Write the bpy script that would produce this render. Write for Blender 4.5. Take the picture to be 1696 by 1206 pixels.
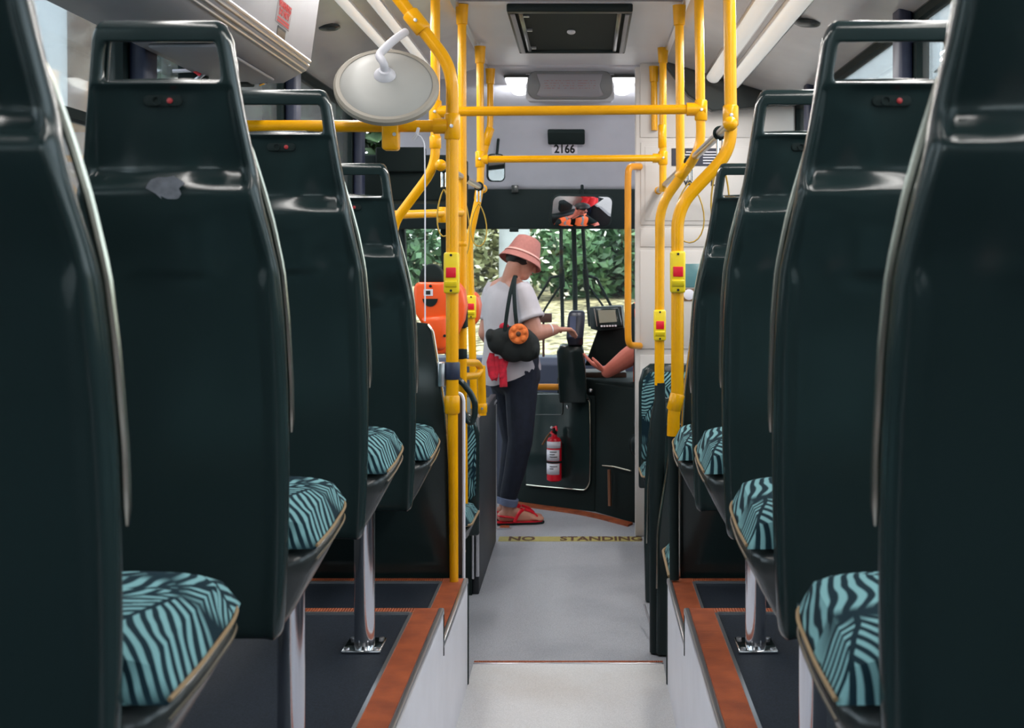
import bpy, math, random
from mathutils import Vector, Matrix
random.seed(7)
SC = bpy.context.scene
COL = SC.collection
for o in list(bpy.data.objects):
    bpy.data.objects.remove(o)

# ------------------------------------------------------------------ camera
FPX, VX, VY, CAMZ = 2200.0, 968.0, 440.0, 1.49
cam_d = bpy.data.cameras.new('camera')
cam = bpy.data.objects.new('camera', cam_d)
COL.objects.link(cam)
cam.location = (0, 0, CAMZ)
cam.rotation_euler = (math.pi / 2, 0, 0)
cam_d.sensor_width = 36.0
cam_d.lens = FPX / 1696.0 * 36.0
cam_d.shift_x = -(VX - 848.0) / 1696.0
cam_d.shift_y = -(603.0 - VY) / 1696.0
cam_d.clip_start = 0.02
cam_d.dof.use_dof = True
cam_d.dof.focus_distance = 4.4
cam_d.dof.aperture_fstop = 9.0
SC.camera = cam

# ------------------------------------------------------------------ light
SC.view_settings.view_transform = 'Standard'
SC.view_settings.look = 'None'
SC.view_settings.gamma = 1.0
SC.view_settings.use_curve_mapping = False
SC.view_settings.exposure = 0.35
world = bpy.data.worlds.new('sky')
SC.world = world
world.use_nodes = True
wn, wl = world.node_tree.nodes, world.node_tree.links
wn.clear()
w_out = wn.new('ShaderNodeOutputWorld')
w_bg = wn.new('ShaderNodeBackground')
w_sky = wn.new('ShaderNodeTexSky')
w_sky.sky_type = 'NISHITA'
w_sky.sun_disc = False
w_sky.sun_elevation = math.radians(52)
w_sky.sun_rotation = math.radians(200)
w_sky.air_density = 1.0
w_sky.dust_density = 3.0
w_sky.ozone_density = 1.0
w_mix = wn.new('ShaderNodeMixRGB')
w_mix.inputs[0].default_value = 0.72
w_mix.inputs[2].default_value = (8.0, 8.3, 8.9, 1)
wl.new(w_sky.outputs[0], w_mix.inputs[1])
wl.new(w_mix.outputs[0], w_bg.inputs[0])
w_bg.inputs[1].default_value = 0.5
wl.new(w_bg.outputs[0], w_out.inputs[0])

sun_d = bpy.data.lights.new('sun', 'SUN')
sun = bpy.data.objects.new('sun', sun_d)
COL.objects.link(sun)
sun_d.energy = 4.0
sun_d.angle = math.radians(2)
sun_d.color = (1.0, 0.94, 0.84)
sun.rotation_euler = (math.radians(34), 0, math.radians(24))
LAMP = 3.4          # watts of each ceiling lamp segment

# ------------------------------------------------------------------ helpers
def P(px, py, Y):
    """a point at depth Y metres on the sight line of photo pixel (px, py)"""
    return Vector(((px - VX) * Y / FPX, Y, CAMZ - (py - VY) * Y / FPX))

class MB:
    def __init__(s):
        s.v, s.f = [], []
    def add(s, vs, fs):
        b = len(s.v)
        s.v += [Vector(p) for p in vs]
        s.f += [tuple(i + b for i in f) for f in fs]
        return s
    def box(s, x0, x1, y0, y1, z0, z1):
        vs = [(x, y, z) for z in (z0, z1) for y in (y0, y1) for x in (x0, x1)]
        return s.add(vs, [(0, 2, 3, 1), (4, 5, 7, 6), (0, 1, 5, 4), (2, 6, 7, 3), (0, 4, 6, 2), (1, 3, 7, 5)])
    def obox(s, c, ax, ay, az, hx, hy, hz):
        """box with its own axes"""
        c, ax, ay, az = Vector(c), Vector(ax).normalized(), Vector(ay).normalized(), Vector(az).normalized()
        vs = [c + ax * hx * i + ay * hy * j + az * hz * k for k in (-1, 1) for j in (-1, 1) for i in (-1, 1)]
        return s.add(vs, [(0, 2, 3, 1), (4, 5, 7, 6), (0, 1, 5, 4), (2, 6, 7, 3), (0, 4, 6, 2), (1, 3, 7, 5)])
    def rings(s, rings, closed=True, cap0=True, cap1=True):
        n = len(rings[0])
        vs = [p for r in rings for p in r]
        fs = []
        m = n if closed else n - 1
        for i in range(len(rings) - 1):
            for j in range(m):
                a, b = i * n + j, i * n + (j + 1) % n
                fs.append((a, b, b + n, a + n))
        if closed and cap0:
            fs.append(tuple(range(n - 1, -1, -1)))
        if closed and cap1:
            fs.append(tuple((len(rings) - 1) * n + j for j in range(n)))
        return s.add(vs, fs)
    def tube(s, path, r, n=12, cap=True, sx=1.0, up=None):
        path = [Vector(p) for p in path]
        k = len(path)
        rs = r if isinstance(r, (list, tuple)) else [r] * k
        t = []
        for i in range(k):
            d = path[min(i + 1, k - 1)] - path[max(i - 1, 0)]
            if d.length < 1e-9:
                d = Vector((0, 0, 1))
            t.append(d.normalized())
        u0 = Vector(up) if up is not None else (Vector((0, 0, 1)) if abs(t[0].z) < .9 else Vector((1, 0, 0)))
        a = (u0 - t[0] * u0.dot(t[0])).normalized()
        rr = []
        for i in range(k):
            a = (a - t[i] * a.dot(t[i]))
            a = a.normalized() if a.length > 1e-6 else t[i].orthogonal().normalized()
            b = t[i].cross(a)
            rr.append([path[i] + (a * math.cos(2 * math.pi * j / n) + b * sx * math.sin(2 * math.pi * j / n)) * rs[i] for j in range(n)])
        return s.rings(rr, True, cap, cap)
    def capsule(s, p0, p1, r0, r1, n=14):
        p0, p1 = Vector(p0), Vector(p1)
        d = p1 - p0
        if d.length < 1e-6:
            d = Vector((0, 0, 1e-4))
        u = d.normalized()
        path, rs = [], []
        for q in (1.0, .97, .8, .5, .0):
            path.append(p0 - u * r0 * q); rs.append(max(r0 * math.sqrt(max(0, 1 - q * q)), r0 * .02))
        for q in (.0, .5, .8, .97, 1.0):
            path.append(p1 + u * r1 * q); rs.append(max(r1 * math.sqrt(max(0, 1 - q * q)), r1 * .02))
        return s.tube(path, rs, n)
    def ell(s, c, r, rot=None, n=16, m=10):
        c = Vector(c)
        R = rot if rot is not None else Matrix.Identity(3)
        rr = []
        for i in range(m + 1):
            th = math.pi * (i + .02) / (m + .04)
            rr.append([c + R @ Vector((r[0] * math.sin(th) * math.cos(2 * math.pi * j / n), r[1] * math.sin(th) * math.sin(2 * math.pi * j / n), -r[2] * math.cos(th))) for j in range(n)])
        return s.rings(rr)
    def lathe(s, prof, c=(0, 0, 0), n=24, R=None, cap=True):
        c = Vector(c)
        R = R if R is not None else Matrix.Identity(3)
        rr = [[c + R @ Vector((r * math.cos(2 * math.pi * j / n), r * math.sin(2 * math.pi * j / n), z)) for j in range(n)] for r, z in prof]
        return s.rings(rr, True, cap, cap)
    def prism(s, poly, axis, a, b):
        """poly of 2-D points in the other two axes, extruded from a to b along axis"""
        def mk(p, t):
            return {'x': (t, p[0], p[1]), 'y': (p[0], t, p[1]), 'z': (p[0], p[1], t)}[axis]
        n = len(poly)
        vs = [mk(p, a) for p in poly] + [mk(p, b) for p in poly]
        fs = [tuple(range(n - 1, -1, -1)), tuple(range(n, 2 * n))]
        fs += [(j, (j + 1) % n, n + (j + 1) % n, n + j) for j in range(n)]
        return s.add(vs, fs)
    def grid(s, fn, nu, nv):
        vs = [fn(i / nu, j / nv) for j in range(nv + 1) for i in range(nu + 1)]
        fs = [(j * (nu + 1) + i, j * (nu + 1) + i + 1, (j + 1) * (nu + 1) + i + 1, (j + 1) * (nu + 1) + i) for j in range(nv) for i in range(nu)]
        return s.add(vs, fs)

def fillet(pts, r=.06, n=7):
    pts = [Vector(p) for p in pts]
    out = [pts[0]]
    for i in range(1, len(pts) - 1):
        a, b, c = pts[i - 1], pts[i], pts[i + 1]
        d0, d1 = (a - b), (c - b)
        q = min(r, d0.length * .45, d1.length * .45)
        s, e = b + d0.normalized() * q, b + d1.normalized() * q
        for k in range(n + 1):
            t = k / n
            out.append(s * (1 - t) ** 2 + b * 2 * t * (1 - t) + e * t * t)
    out.append(pts[-1])
    return out

def wpos(o):
    p = Vector(o.location)
    while o.parent:
        o = o.parent
        p += o.location
    return p

def finish(me, ang=38):
    me.polygons.foreach_set('use_smooth', [True] * len(me.polygons))
    me.set_sharp_from_angle(angle=math.radians(ang))

def ob(name, mb, mat, parent=None, bevel=0, seg=2, sub=0, solid=0, ang=38, fixn=True, origin=None):
    """one mesh object; its origin sits at the middle of its base"""
    xs = [p.x for p in mb.v]; ys = [p.y for p in mb.v]; zs = [p.z for p in mb.v]
    og = Vector(origin) if origin is not None else Vector(((min(xs) + max(xs)) / 2, (min(ys) + max(ys)) / 2, min(zs)))
    me = bpy.data.meshes.new(name)
    me.from_pydata([tuple(p - og) for p in mb.v], [], mb.f)
    me.update()
    if fixn:
        import bmesh
        bm = bmesh.new(); bm.from_mesh(me)
        bmesh.ops.recalc_face_normals(bm, faces=bm.faces)
        bm.to_mesh(me); bm.free()
    finish(me, ang)
    me.materials.append(mat)
    o = bpy.data.objects.new(name, me)
    COL.objects.link(o)
    if parent:
        o.parent = parent
        o.location = og - wpos(parent)
    else:
        o.location = og
    if solid:
        m = o.modifiers.new('solid', 'SOLIDIFY'); m.thickness = abs(solid); m.offset = 1 if solid > 0 else -1
    if bevel:
        m = o.modifiers.new('bevel', 'BEVEL'); m.width = bevel; m.segments = seg; m.limit_method = 'ANGLE'; m.angle_limit = math.radians(40)
        m.harden_normals = False
        me.set_sharp_from_angle(angle=math.pi)
    if sub:
        m = o.modifiers.new('sub', 'SUBSURF'); m.levels = sub; m.render_levels = sub
        me.set_sharp_from_angle(angle=math.pi)
    return o

def tag(o, label, cat, group=None, kind=None):
    o['label'] = label
    o['category'] = cat
    if group: o['group'] = group
    if kind: o['kind'] = kind
    return o

def struct(o):
    o['kind'] = 'structure'
    return o

def thing(name, loc, label, cat, group=None):
    o = bpy.data.objects.new(name, None)
    o.empty_display_size = .1
    COL.objects.link(o)
    o.location = loc
    return tag(o, label, cat, group)

def copy_tree(o, parent=None):
    c = o.copy()
    COL.objects.link(c)
    c.parent = parent
    for ch in list(o.children):
        copy_tree(ch, c)
    return c

def text_mb(txt, size, o, ax, ay, wscale=1.0, depth=.0008, bold=0.0, align='CENTER'):
    """lettering as thin mesh: centred on point o, running along ax, upright along ay"""
    cu = bpy.data.curves.new('t', 'FONT')
    cu.body = txt; cu.size = size; cu.align_x = align; cu.align_y = 'CENTER'
    cu.extrude = depth; cu.offset = bold
    cu.resolution_u = 3
    t = bpy.data.objects.new('t', cu)
    COL.objects.link(t)
    dg = bpy.context.evaluated_depsgraph_get()
    me = bpy.data.meshes.new_from_object(t.evaluated_get(dg))
    bpy.data.objects.remove(t)
    ax, ay, o = Vector(ax).normalized(), Vector(ay).normalized(), Vector(o)
    az = ax.cross(ay)
    mb = MB()
    mb.add([o + ax * p.co.x * wscale + ay * p.co.y + az * p.co.z for p in me.vertices], [tuple(f.vertices) for f in me.polygons])
    bpy.data.meshes.remove(me)
    return mb

def blob(name, mb, mat, parent, voxel=.006, smooth=4):
    """many overlapping swellings fused into one continuous skin"""
    o = ob(name, mb, mat, None)
    m = o.modifiers.new('r', 'REMESH'); m.mode = 'VOXEL'; m.voxel_size = voxel; m.use_smooth_shade = True
    if smooth:
        m = o.modifiers.new('s', 'SMOOTH'); m.iterations = smooth; m.factor = .5
    dg = bpy.context.evaluated_depsgraph_get()
    me = bpy.data.meshes.new_from_object(o.evaluated_get(dg))
    old = o.data
    o.modifiers.clear()
    o.data = me
    bpy.data.meshes.remove(old)
    me.name = name
    me.polygons.foreach_set('use_smooth', [True] * len(me.polygons))
    if not me.materials: me.materials.append(mat)
    if parent:
        o.location = o.location - wpos(parent)
        o.parent = parent
    return o

# ------------------------------------------------------------------ materials
def srgb(r, g, b):
    return tuple(((c / 255.0) / 12.92 if c / 255.0 <= .04045 else ((c / 255.0 + .055) / 1.055) ** 2.4) for c in (r, g, b)) + (1.0,)

class Nodes:
    def __init__(s, m):
        m.use_nodes = True
        s.t = m.node_tree; s.n = s.t.nodes; s.l = s.t.links
        s.b = s.n.get('Principled BSDF')
    def new(s, t, **kw):
        n = s.n.new(t)
        for k, v in kw.items(): setattr(n, k, v)
        return n
    def link(s, a, b): s.l.new(a, b)
    def math(s, op, a, b=None, c=None):
        n = s.n.new('ShaderNodeMath'); n.operation = op
        for i, x in enumerate((a, b, c)):
            if x is None: continue
            if isinstance(x, (int, float)): n.inputs[i].default_value = x
            else: s.l.new(x, n.inputs[i])
        return n.outputs[0]

def mat(name, col, rough=.5, metal=0.0, spec=.5, vary=0.0, vscale=8.0, bump=0.0, bscale=200.0, coat=0.0, col2=None, rvary=0.0):
    m = bpy.data.materials.new(name)
    N = Nodes(m)
    b = N.b
    b.inputs['Base Color'].default_value = col
    b.inputs['Roughness'].default_value = rough
    b.inputs['Metallic'].default_value = metal
    b.inputs['Specular IOR Level'].default_value = spec
    if coat:
        b.inputs['Coat Weight'].default_value = coat
        b.inputs['Coat Roughness'].default_value = .12
    tc = N.new('ShaderNodeTexCoord')
    if vary or col2 or rvary:
        no = N.new('ShaderNodeTexNoise'); no.inputs['Scale'].default_value = vscale; no.inputs['Detail'].default_value = 5
        N.link(tc.outputs['Object'], no.inputs['Vector'])
        if vary or col2:
            mx = N.new('ShaderNodeMixRGB')
            mx.inputs[1].default_value = col
            mx.inputs[2].default_value = col2 if col2 else tuple(c * (1 - vary) for c in col[:3]) + (1,)
            rp = N.new('ShaderNodeMapRange'); rp.inputs[1].default_value = .35; rp.inputs[2].default_value = .68
            N.link(no.outputs[0], rp.inputs[0]); N.link(rp.outputs[0], mx.inputs[0])
            N.link(mx.outputs[0], b.inputs['Base Color'])
        if rvary:
            N.link(N.math('MULTIPLY_ADD', no.outputs[0], rvary, rough - rvary * .5), b.inputs['Roughness'])
    if bump:
        n2 = N.new('ShaderNodeTexNoise'); n2.inputs['Scale'].default_value = bscale; n2.inputs['Detail'].default_value = 3
        N.link(tc.outputs['Object'], n2.inputs['Vector'])
        bp = N.new('ShaderNodeBump'); bp.inputs['Strength'].default_value = bump; bp.inputs['Distance'].default_value = .002
        N.link(n2.outputs[0], bp.inputs['Height']); N.link(bp.outputs[0], b.inputs['Normal'])
    return m

def emat(name, col, strength):
    m = bpy.data.materials.new(name)
    N = Nodes(m)
    N.b.inputs['Base Color'].default_value = col
    N.b.inputs['Emission Color'].default_value = col
    N.b.inputs['Emission Strength'].default_value = strength
    return m

def glass(name, tint, refl=.12, alpha=.9):
    m = bpy.data.materials.new(name)
    N = Nodes(m)
    out = N.n.get('Material Output')
    tr = N.new('ShaderNodeBsdfTransparent'); tr.inputs[0].default_value = tint
    gl = N.new('ShaderNodeBsdfGlossy'); gl.inputs['Roughness'].default_value = .03
    lw = N.new('ShaderNodeLayerWeight'); lw.inputs[0].default_value = .25
    df = N.new('ShaderNodeBsdfDiffuse'); df.inputs[0].default_value = (.75, .78, .8, 1)
    mx0 = N.new('ShaderNodeMixShader'); mx0.inputs[0].default_value = 1 - alpha
    N.link(tr.outputs[0], mx0.inputs[1]); N.link(df.outputs[0], mx0.inputs[2])
    mx = N.new('ShaderNodeMixShader')
    N.link(N.math('MULTIPLY_ADD', lw.outputs['Fresnel'], .8, refl * .3), mx.inputs[0])
    N.link(mx0.outputs[0], mx.inputs[1]); N.link(gl.outputs[0], mx.inputs[2])
    N.link(mx.outputs[0], out.inputs[0])
    return m

def fern_fabric(name, dark=(.003, .017, .026, 1), light=(.17, .34, .36, 1), scale=1.0):
    """printed fern fronds: random cells, each with its own stripe direction and a midrib"""
    m = bpy.data.materials.new(name)
    N = Nodes(m)
    tc = N.new('ShaderNodeTexCoord')
    mp = N.new('ShaderNodeMapping'); mp.inputs['Scale'].default_value = (scale,) * 3
    N.link(tc.outputs['Object'], mp.inputs[0])
    no = N.new('ShaderNodeTexNoise'); no.inputs['Scale'].default_value = 6
    N.link(mp.outputs[0], no.inputs['Vector'])
    off = N.new('ShaderNodeVectorMath', operation='MULTIPLY_ADD')
    N.link(no.outputs['Color'], off.inputs[0]); off.inputs[1].default_value = (.07, .07, .07); N.link(mp.outputs[0], off.inputs[2])
    vo = N.new('ShaderNodeTexVoronoi'); vo.inputs['Scale'].default_value = 6.5
    N.link(off.outputs[0], vo.inputs['Vector'])
    sx = N.new('ShaderNodeSeparateColor'); N.link(vo.outputs['Color'], sx.inputs[0])
    sub = N.new('ShaderNodeVectorMath', operation='SUBTRACT')
    N.link(off.outputs[0], sub.inputs[0])
    dv = N.new('ShaderNodeVectorMath', operation='MULTIPLY'); dv.inputs[1].default_value = (1, 1, 1)
    N.link(vo.outputs['Position'], dv.inputs[0]); N.link(dv.outputs[0], sub.inputs[1])
    ro = N.new('ShaderNodeVectorRotate', rotation_type='AXIS_ANGLE')
    ro.inputs['Axis'].default_value = (.35, .5, .8)
    N.link(sub.outputs[0], ro.inputs['Vector'])
    N.link(N.math('MULTIPLY', sx.outputs[0], 6.28), ro.inputs['Angle'])
    sp = N.new('ShaderNodeSeparateXYZ'); N.link(ro.outputs[0], sp.inputs[0])
    a = N.math('ABSOLUTE', sp.outputs[0])
    ph = N.math('ADD', N.math('MULTIPLY', sp.outputs[1], 330), N.math('MULTIPLY', a, 250))
    si = N.math('SINE', ph)
    rib = N.math('GREATER_THAN', a, .004)
    st = N.new('ShaderNodeMapRange'); st.inputs[1].default_value = -.35; st.inputs[2].default_value = .35
    N.link(si, st.inputs[0])
    edge = N.new('ShaderNodeMapRange'); edge.inputs[1].default_value = .72; edge.inputs[2].default_value = .6
    N.link(vo.outputs['Distance'], edge.inputs[0])
    fac = N.math('MULTIPLY', N.math('MULTIPLY', st.outputs[0], rib), edge.outputs[0])
    mx = N.new('ShaderNodeMixRGB'); mx.inputs[1].default_value = dark; mx.inputs[2].default_value = light
    N.link(fac, mx.inputs[0]); N.link(mx.outputs[0], N.b.inputs['Base Color'])
    N.b.inputs['Roughness'].default_value = .85
    N.b.inputs['Specular IOR Level'].default_value = .15
    n2 = N.new('ShaderNodeTexNoise'); n2.inputs['Scale'].default_value = 900
    N.link(tc.outputs['Object'], n2.inputs['Vector'])
    bp = N.new('ShaderNodeBump'); bp.inputs['Strength'].default_value = .3; bp.inputs['Distance'].default_value = .002
    N.link(n2.outputs[0], bp.inputs['Height']); N.link(bp.outputs[0], N.b.inputs['Normal'])
    return m

def ribbed(name, col, col2, axis, freq):
    m = mat(name, col, .6, col2=col2, vscale=14)
    N = Nodes(m)
    tc = N.new('ShaderNodeTexCoord')
    sp = N.new('ShaderNodeSeparateXYZ'); N.link(tc.outputs['Object'], sp.inputs[0])
    s = N.math('SINE', N.math('MULTIPLY', sp.outputs[axis], freq))
    bp = N.new('ShaderNodeBump'); bp.inputs['Strength'].default_value = .5; bp.inputs['Distance'].default_value = .003
    N.link(s, bp.inputs['Height']); N.link(bp.outputs[0], N.b.inputs['Normal'])
    return m

def vinyl(name, col, col2, rough=.45, scale=350, big=3.0, stain=(.5, .5, .5, 1), samt=.3):
    m = bpy.data.materials.new(name)
    N = Nodes(m)
    tc = N.new('ShaderNodeTexCoord')
    n1 = N.new('ShaderNodeTexNoise'); n1.inputs['Scale'].default_value = scale; n1.inputs['Detail'].default_value = 2
    n2 = N.new('ShaderNodeTexNoise'); n2.inputs['Scale'].default_value = big; n2.inputs['Detail'].default_value = 6
    for n in (n1, n2): N.link(tc.outputs['Object'], n.inputs['Vector'])
    r1 = N.new('ShaderNodeMapRange'); r1.inputs[1].default_value = .4; r1.inputs[2].default_value = .6
    N.link(n1.outputs[0], r1.inputs[0])
    m1 = N.new('ShaderNodeMixRGB'); m1.inputs[1].default_value = col; m1.inputs[2].default_value = col2
    N.link(r1.outputs[0], m1.inputs[0])
    r2 = N.new('ShaderNodeMapRange'); r2.inputs[1].default_value = .48; r2.inputs[2].default_value = .72; r2.inputs[4].default_value = samt
    N.link(n2.outputs[0], r2.inputs[0])
    m2 = N.new('ShaderNodeMixRGB', blend_type='MULTIPLY'); m2.inputs[2].default_value = stain
    N.link(r2.outputs[0], m2.inputs[0]); N.link(m1.outputs[0], m2.inputs[1])
    N.link(m2.outputs[0], N.b.inputs['Base Color'])
    N.b.inputs['Roughness'].default_value = rough
    return m

SHELL = (.0145, .0262, .0268, 1)
M = {}
M['shell'] = mat('black moulded plastic', SHELL, .15, spec=.36, bump=.03, bscale=500, rvary=.08)
M['pan'] = mat('grey moulded plastic', (.032, .037, .037, 1), .25, spec=.5)
M['black'] = mat('satin black', (.011, .019, .020, 1), .4, spec=.22)
M['matte_black'] = mat('matte black', (.012, .020, .020, 1), .75, spec=.15)
M['edge'] = mat('polished edge trim', (.55, .53, .45, 1), .25, metal=1.0)
M['tan'] = mat('tan piping', srgb(140, 116, 84), .45)
M['chrome'] = mat('chrome', (.78, .78, .8, 1), .12, metal=1.0)
M['steel'] = mat('brushed steel', (.6, .6, .63, 1), .3, metal=1.0)
M['alu'] = mat('aluminium trim', (.72, .72, .75, 1), .28, metal=.9)
M['yellow'] = mat('yellow powder coat', (.84, .385, .001, 1), .28, spec=.3, vary=.08, vscale=20, coat=.1)
M['lemon'] = mat('yellow plastic', (.85, .62, .01, 1), .4)
M['orange'] = mat('orange plastic', srgb(246, 88, 22), .4, coat=.2)
M['orange_tube'] = mat('amber powder coat', (.78, .30, .006, 1), .35)
M['red'] = mat('red plastic', srgb(222, 20, 45), .35)
M['redglow'] = mat('red lens', srgb(165, 40, 45), .4)
M['fern'] = fern_fabric('teal fern fabric')
M['white'] = mat('white panel', srgb(196, 196, 204), .45, vary=.08, vscale=3)
M['cream'] = mat('cream panel', srgb(214, 208, 204), .5, vary=.06, vscale=2)
M['ceil'] = mat('grey ceiling laminate', srgb(226, 228, 235), .42, vary=.07, vscale=2, bump=.05, bscale=700)
M['cove'] = mat('warm cove panel', srgb(208, 204, 204), .2, vary=.12, vscale=3)
M['header'] = mat('grey header panel', srgb(198, 201, 211), .6, vary=.05, bump=.05, bscale=800)
M['duct'] = mat('grey duct laminate', srgb(140, 140, 147), .5, vary=.06)
M['navy'] = mat('navy pillar trim', srgb(38, 46, 70), .5, vary=.15, vscale=30)
M['mat'] = vinyl('blue black floor mat', (.010, .014, .022, 1), (.020, .027, .040, 1), .6, 300, 4)
M['mat'].node_tree.nodes['Principled BSDF'].inputs['Specular IOR Level'].default_value = .22
M['floor_front'] = vinyl('grey speckled vinyl', srgb(150, 153, 161), srgb(178, 180, 188), .42, 260, 2.2, (.55, .56, .6, 1), .5)
M['floor_rear'] = vinyl('pale worn vinyl', srgb(200, 200, 202), srgb(216, 216, 218), .4, 300, 1.8, (.78, .72, .66, 1), .6)
M['rust'] = ribbed('ribbed terracotta edging', srgb(176, 84, 40), srgb(140, 62, 28), 1, 900)
M['rust_x'] = ribbed('ribbed terracotta nosing', srgb(170, 84, 44), srgb(130, 62, 32), 0, 900)
M['side'] = mat('painted riser', srgb(226, 226, 234), .45, vary=.08, vscale=5)
M['glass'] = glass('window glass', (.82, .88, .88, 1), .15, .90)
M['windscreen'] = glass('windscreen glass', (.9, .95, .93, 1), .08, .985)
M['mirror'] = mat('mirror', (.82, .84, .86, 1), .015, metal=1.0)
M['lamp'] = emat('lamp diffuser', (1, .97, .92, 1), .25)
M['down'] = emat('downlight diffuser', (1, .98, .96, 1), 2.0)
M['sticker'] = mat('white sticker', srgb(232, 230, 240), .5)
M['ink'] = mat('black ink', (.01, .012, .014, 1), .6)
M['redink'] = mat('red ink', srgb(190, 50, 50), .6)
M['brownink'] = mat('brown ink', srgb(80, 48, 28), .7)
M['floor_yellow'] = mat('worn yellow floor strip', srgb(176, 164, 96), .6, vary=.25, vscale=30)
M['skin'] = mat('skin', srgb(196, 138, 118), .5, vary=.08, vscale=12)
M['skin2'] = mat('flushed skin', srgb(214, 118, 100), .5, vary=.1, vscale=14)
M['hair'] = mat('dark hair', (.012, .010, .010, 1), .6, bump=.4, bscale=120)
# ------------------------------------------------------------------ bus shell
CX, XL, XR = -.06, -1.28, 1.16           # centre line and side walls
WL, WR = -.363, .258                     # aisle risers
Y_REAR, Y_P1, Y_P2, Y_STEP = -1.6, 3.416, 4.12, 4.373
Z_A, Z_P1, Z_P2, Z_C = .188, .605, .516, 2.6

struct(ob('floor', MB().box(XL, XR, Y_STEP - .3, 9.3, -.08, 0), M['floor_front']))
struct(ob('floor_aisle', MB().box(WL, WR, Y_REAR, Y_STEP - .034, 0, Z_A), M['floor_rear']))
struct(ob('trim_1', MB().box(WL, WR, Y_STEP - .034, Y_STEP - .022, .05, Z_A + .003), M['alu'], bevel=.002))
struct(ob('trim_2', MB().box(WL, WR, Y_STEP - .022, Y_STEP, .05, Z_A + .001), M['rust_x']))
k = 3
for sgn, xa, xw in ((-1, WL, XL), (1, WR, XR)):
    for (y0, y1, zt) in ((Y_REAR, Y_P1, Z_P1), (Y_P1, Y_P2, Z_P2)):
        a, b = sorted((xa + sgn * .014, xw))
        pf = struct(ob('floor_platform', MB().box(a, b, y0, y1, 0, zt), M['mat']))
        # painted riser towards the aisle, aluminium lip, terracotta edging, silver trim line
        a, b = sorted((xa, xa + sgn * .014))
        struct(ob('wall_riser', MB().box(a, b, y0, y1, Z_A * 0 + .0, zt), M['side']))
        a, b = sorted((xa - sgn * .003, xa + sgn * .012))
        struct(ob('trim_%d' % k, MB().box(a, b, y0, y1 - .002, zt - .012, zt + .006), M['alu'], bevel=.004)); k += 1
        a, b = sorted((xa + sgn * .012, xa + sgn * .072))
        struct(ob('trim_%d' % k, MB().box(a, b, y0, y1, zt, zt + .004), M['rust'])); k += 1
        a, b = sorted((xa + sgn * .072, xa + sgn * .080))
        struct(ob('trim_%d' % k, MB().box(a, b, y0, y1 - .05, zt, zt + .006), M['alu'])); k += 1
        a, b = sorted((xa + sgn * .072, xw))
        struct(ob('trim_%d' % k, MB().box(a, b, y1 - .042, y1, zt, zt + .004), M['rust_x'])); k += 1
        a, b = sorted((xa + sgn * .080, xw))
        struct(ob('trim_%d' % k, MB().box(a, b, y1 - .052, y1 - .042, zt, zt + .006), M['alu'])); k += 1
    # dark joint at the level change and black rubber down the riser's front end
    a, b = sorted((xa - sgn * .002, xa + sgn * .01))
    struct(ob('trim_%d' % k, MB().box(a, b, Y_P1, Y_P1 + .008, Z_P2 - .03, Z_P1 - .005), M['matte_black'])); k += 1
    a, b = sorted((xa - sgn * .004, xa + sgn * .014))
    struct(ob('trim_%d' % k, MB().box(a, b, Y_P2, Y_P2 + .012, Z_A, Z_P2 - .01), M['matte_black'], bevel=.004)); k += 1
    # front face of the platform above the low floor
    a, b = sorted((xa, xw))
    struct(ob('wall_step', MB().box(a, b, Y_P2, Y_P2 + .01, 0, Z_P2 - .012), M['matte_black']))

# side walls: dado, header; windows between
Z_SILL, Z_HEAD = 1.2, 2.38
M['dado'] = mat('charcoal side lining', (.03, .035, .04, 1), .6, vary=.2)
def side_wall(name, x, out, gaps, ends):
    mb = MB()
    x0, x1 = sorted((x, x + out * .06))
    y = Y_REAR
    for (g0, g1) in gaps + [(ends, ends)]:
        mb.box(x0, x1, y, g0, -.1, Z_SILL)
        y = g1
    mb.box(x0, x1, Y_REAR, 9.3, Z_HEAD, Z_C + .1)
    return struct(ob(name, mb, M['dado']))
side_wall('wall_left', XL, -1, [(7.45, 8.75)], 9.3)
side_wall('wall_right', XR, 1, [], 9.3)
wn_i = 1
PIL_L = [Y_REAR + .04, -.1, 1.84, 3.78, 5.72, 7.40]
PIL_R = [Y_REAR + .04, .86, 2.80, 4.74, 6.68, 7.38]
for pil, x, s in ((PIL_L, XL, 1), (PIL_R, XR, -1)):
    for y in pil:
        a, b = sorted((x, x + s * .05))
        struct(ob('trim_%d' % k, MB().box(a, b, y - .055, y + .055, Z_SILL - .4, Z_HEAD + .05), M['navy'], bevel=.012)); k += 1
        a, b = sorted((x - s * .055, x - s * .001))
        struct(ob('trim_%d' % k, MB().box(a, b, y - .06, y + .06, Z_SILL, Z_HEAD), M['black'])); k += 1
    for y0, y1 in zip(pil[:-1], pil[1:]):
        a, b = x - s * .030, x - s * .024
        a, b = sorted((a, b))
        w = struct(ob('window_%d' % wn_i, MB().box(a, b, y0 + .06, y1 - .06, Z_SILL, Z_HEAD), M['glass'])); wn_i += 1
        fr = MB()
        a, b = sorted((x - s * .04, x - s * .002))
        ya, yb = y0 + .06, y1 - .06
        fr.box(a, b, ya, yb, Z_SILL, Z_SILL + .035).box(a, b, ya, yb, Z_HEAD - .03, Z_HEAD)
        fr.box(a, b, ya, ya + .03, Z_SILL + .035, Z_HEAD - .03).box(a, b, yb - .03, yb, Z_SILL + .035, Z_HEAD - .03)
        fr.box(a, b, ya + .03, yb - .03, 1.86, 1.885)
        ob('window_frame', fr, M['matte_black'], w)

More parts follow.
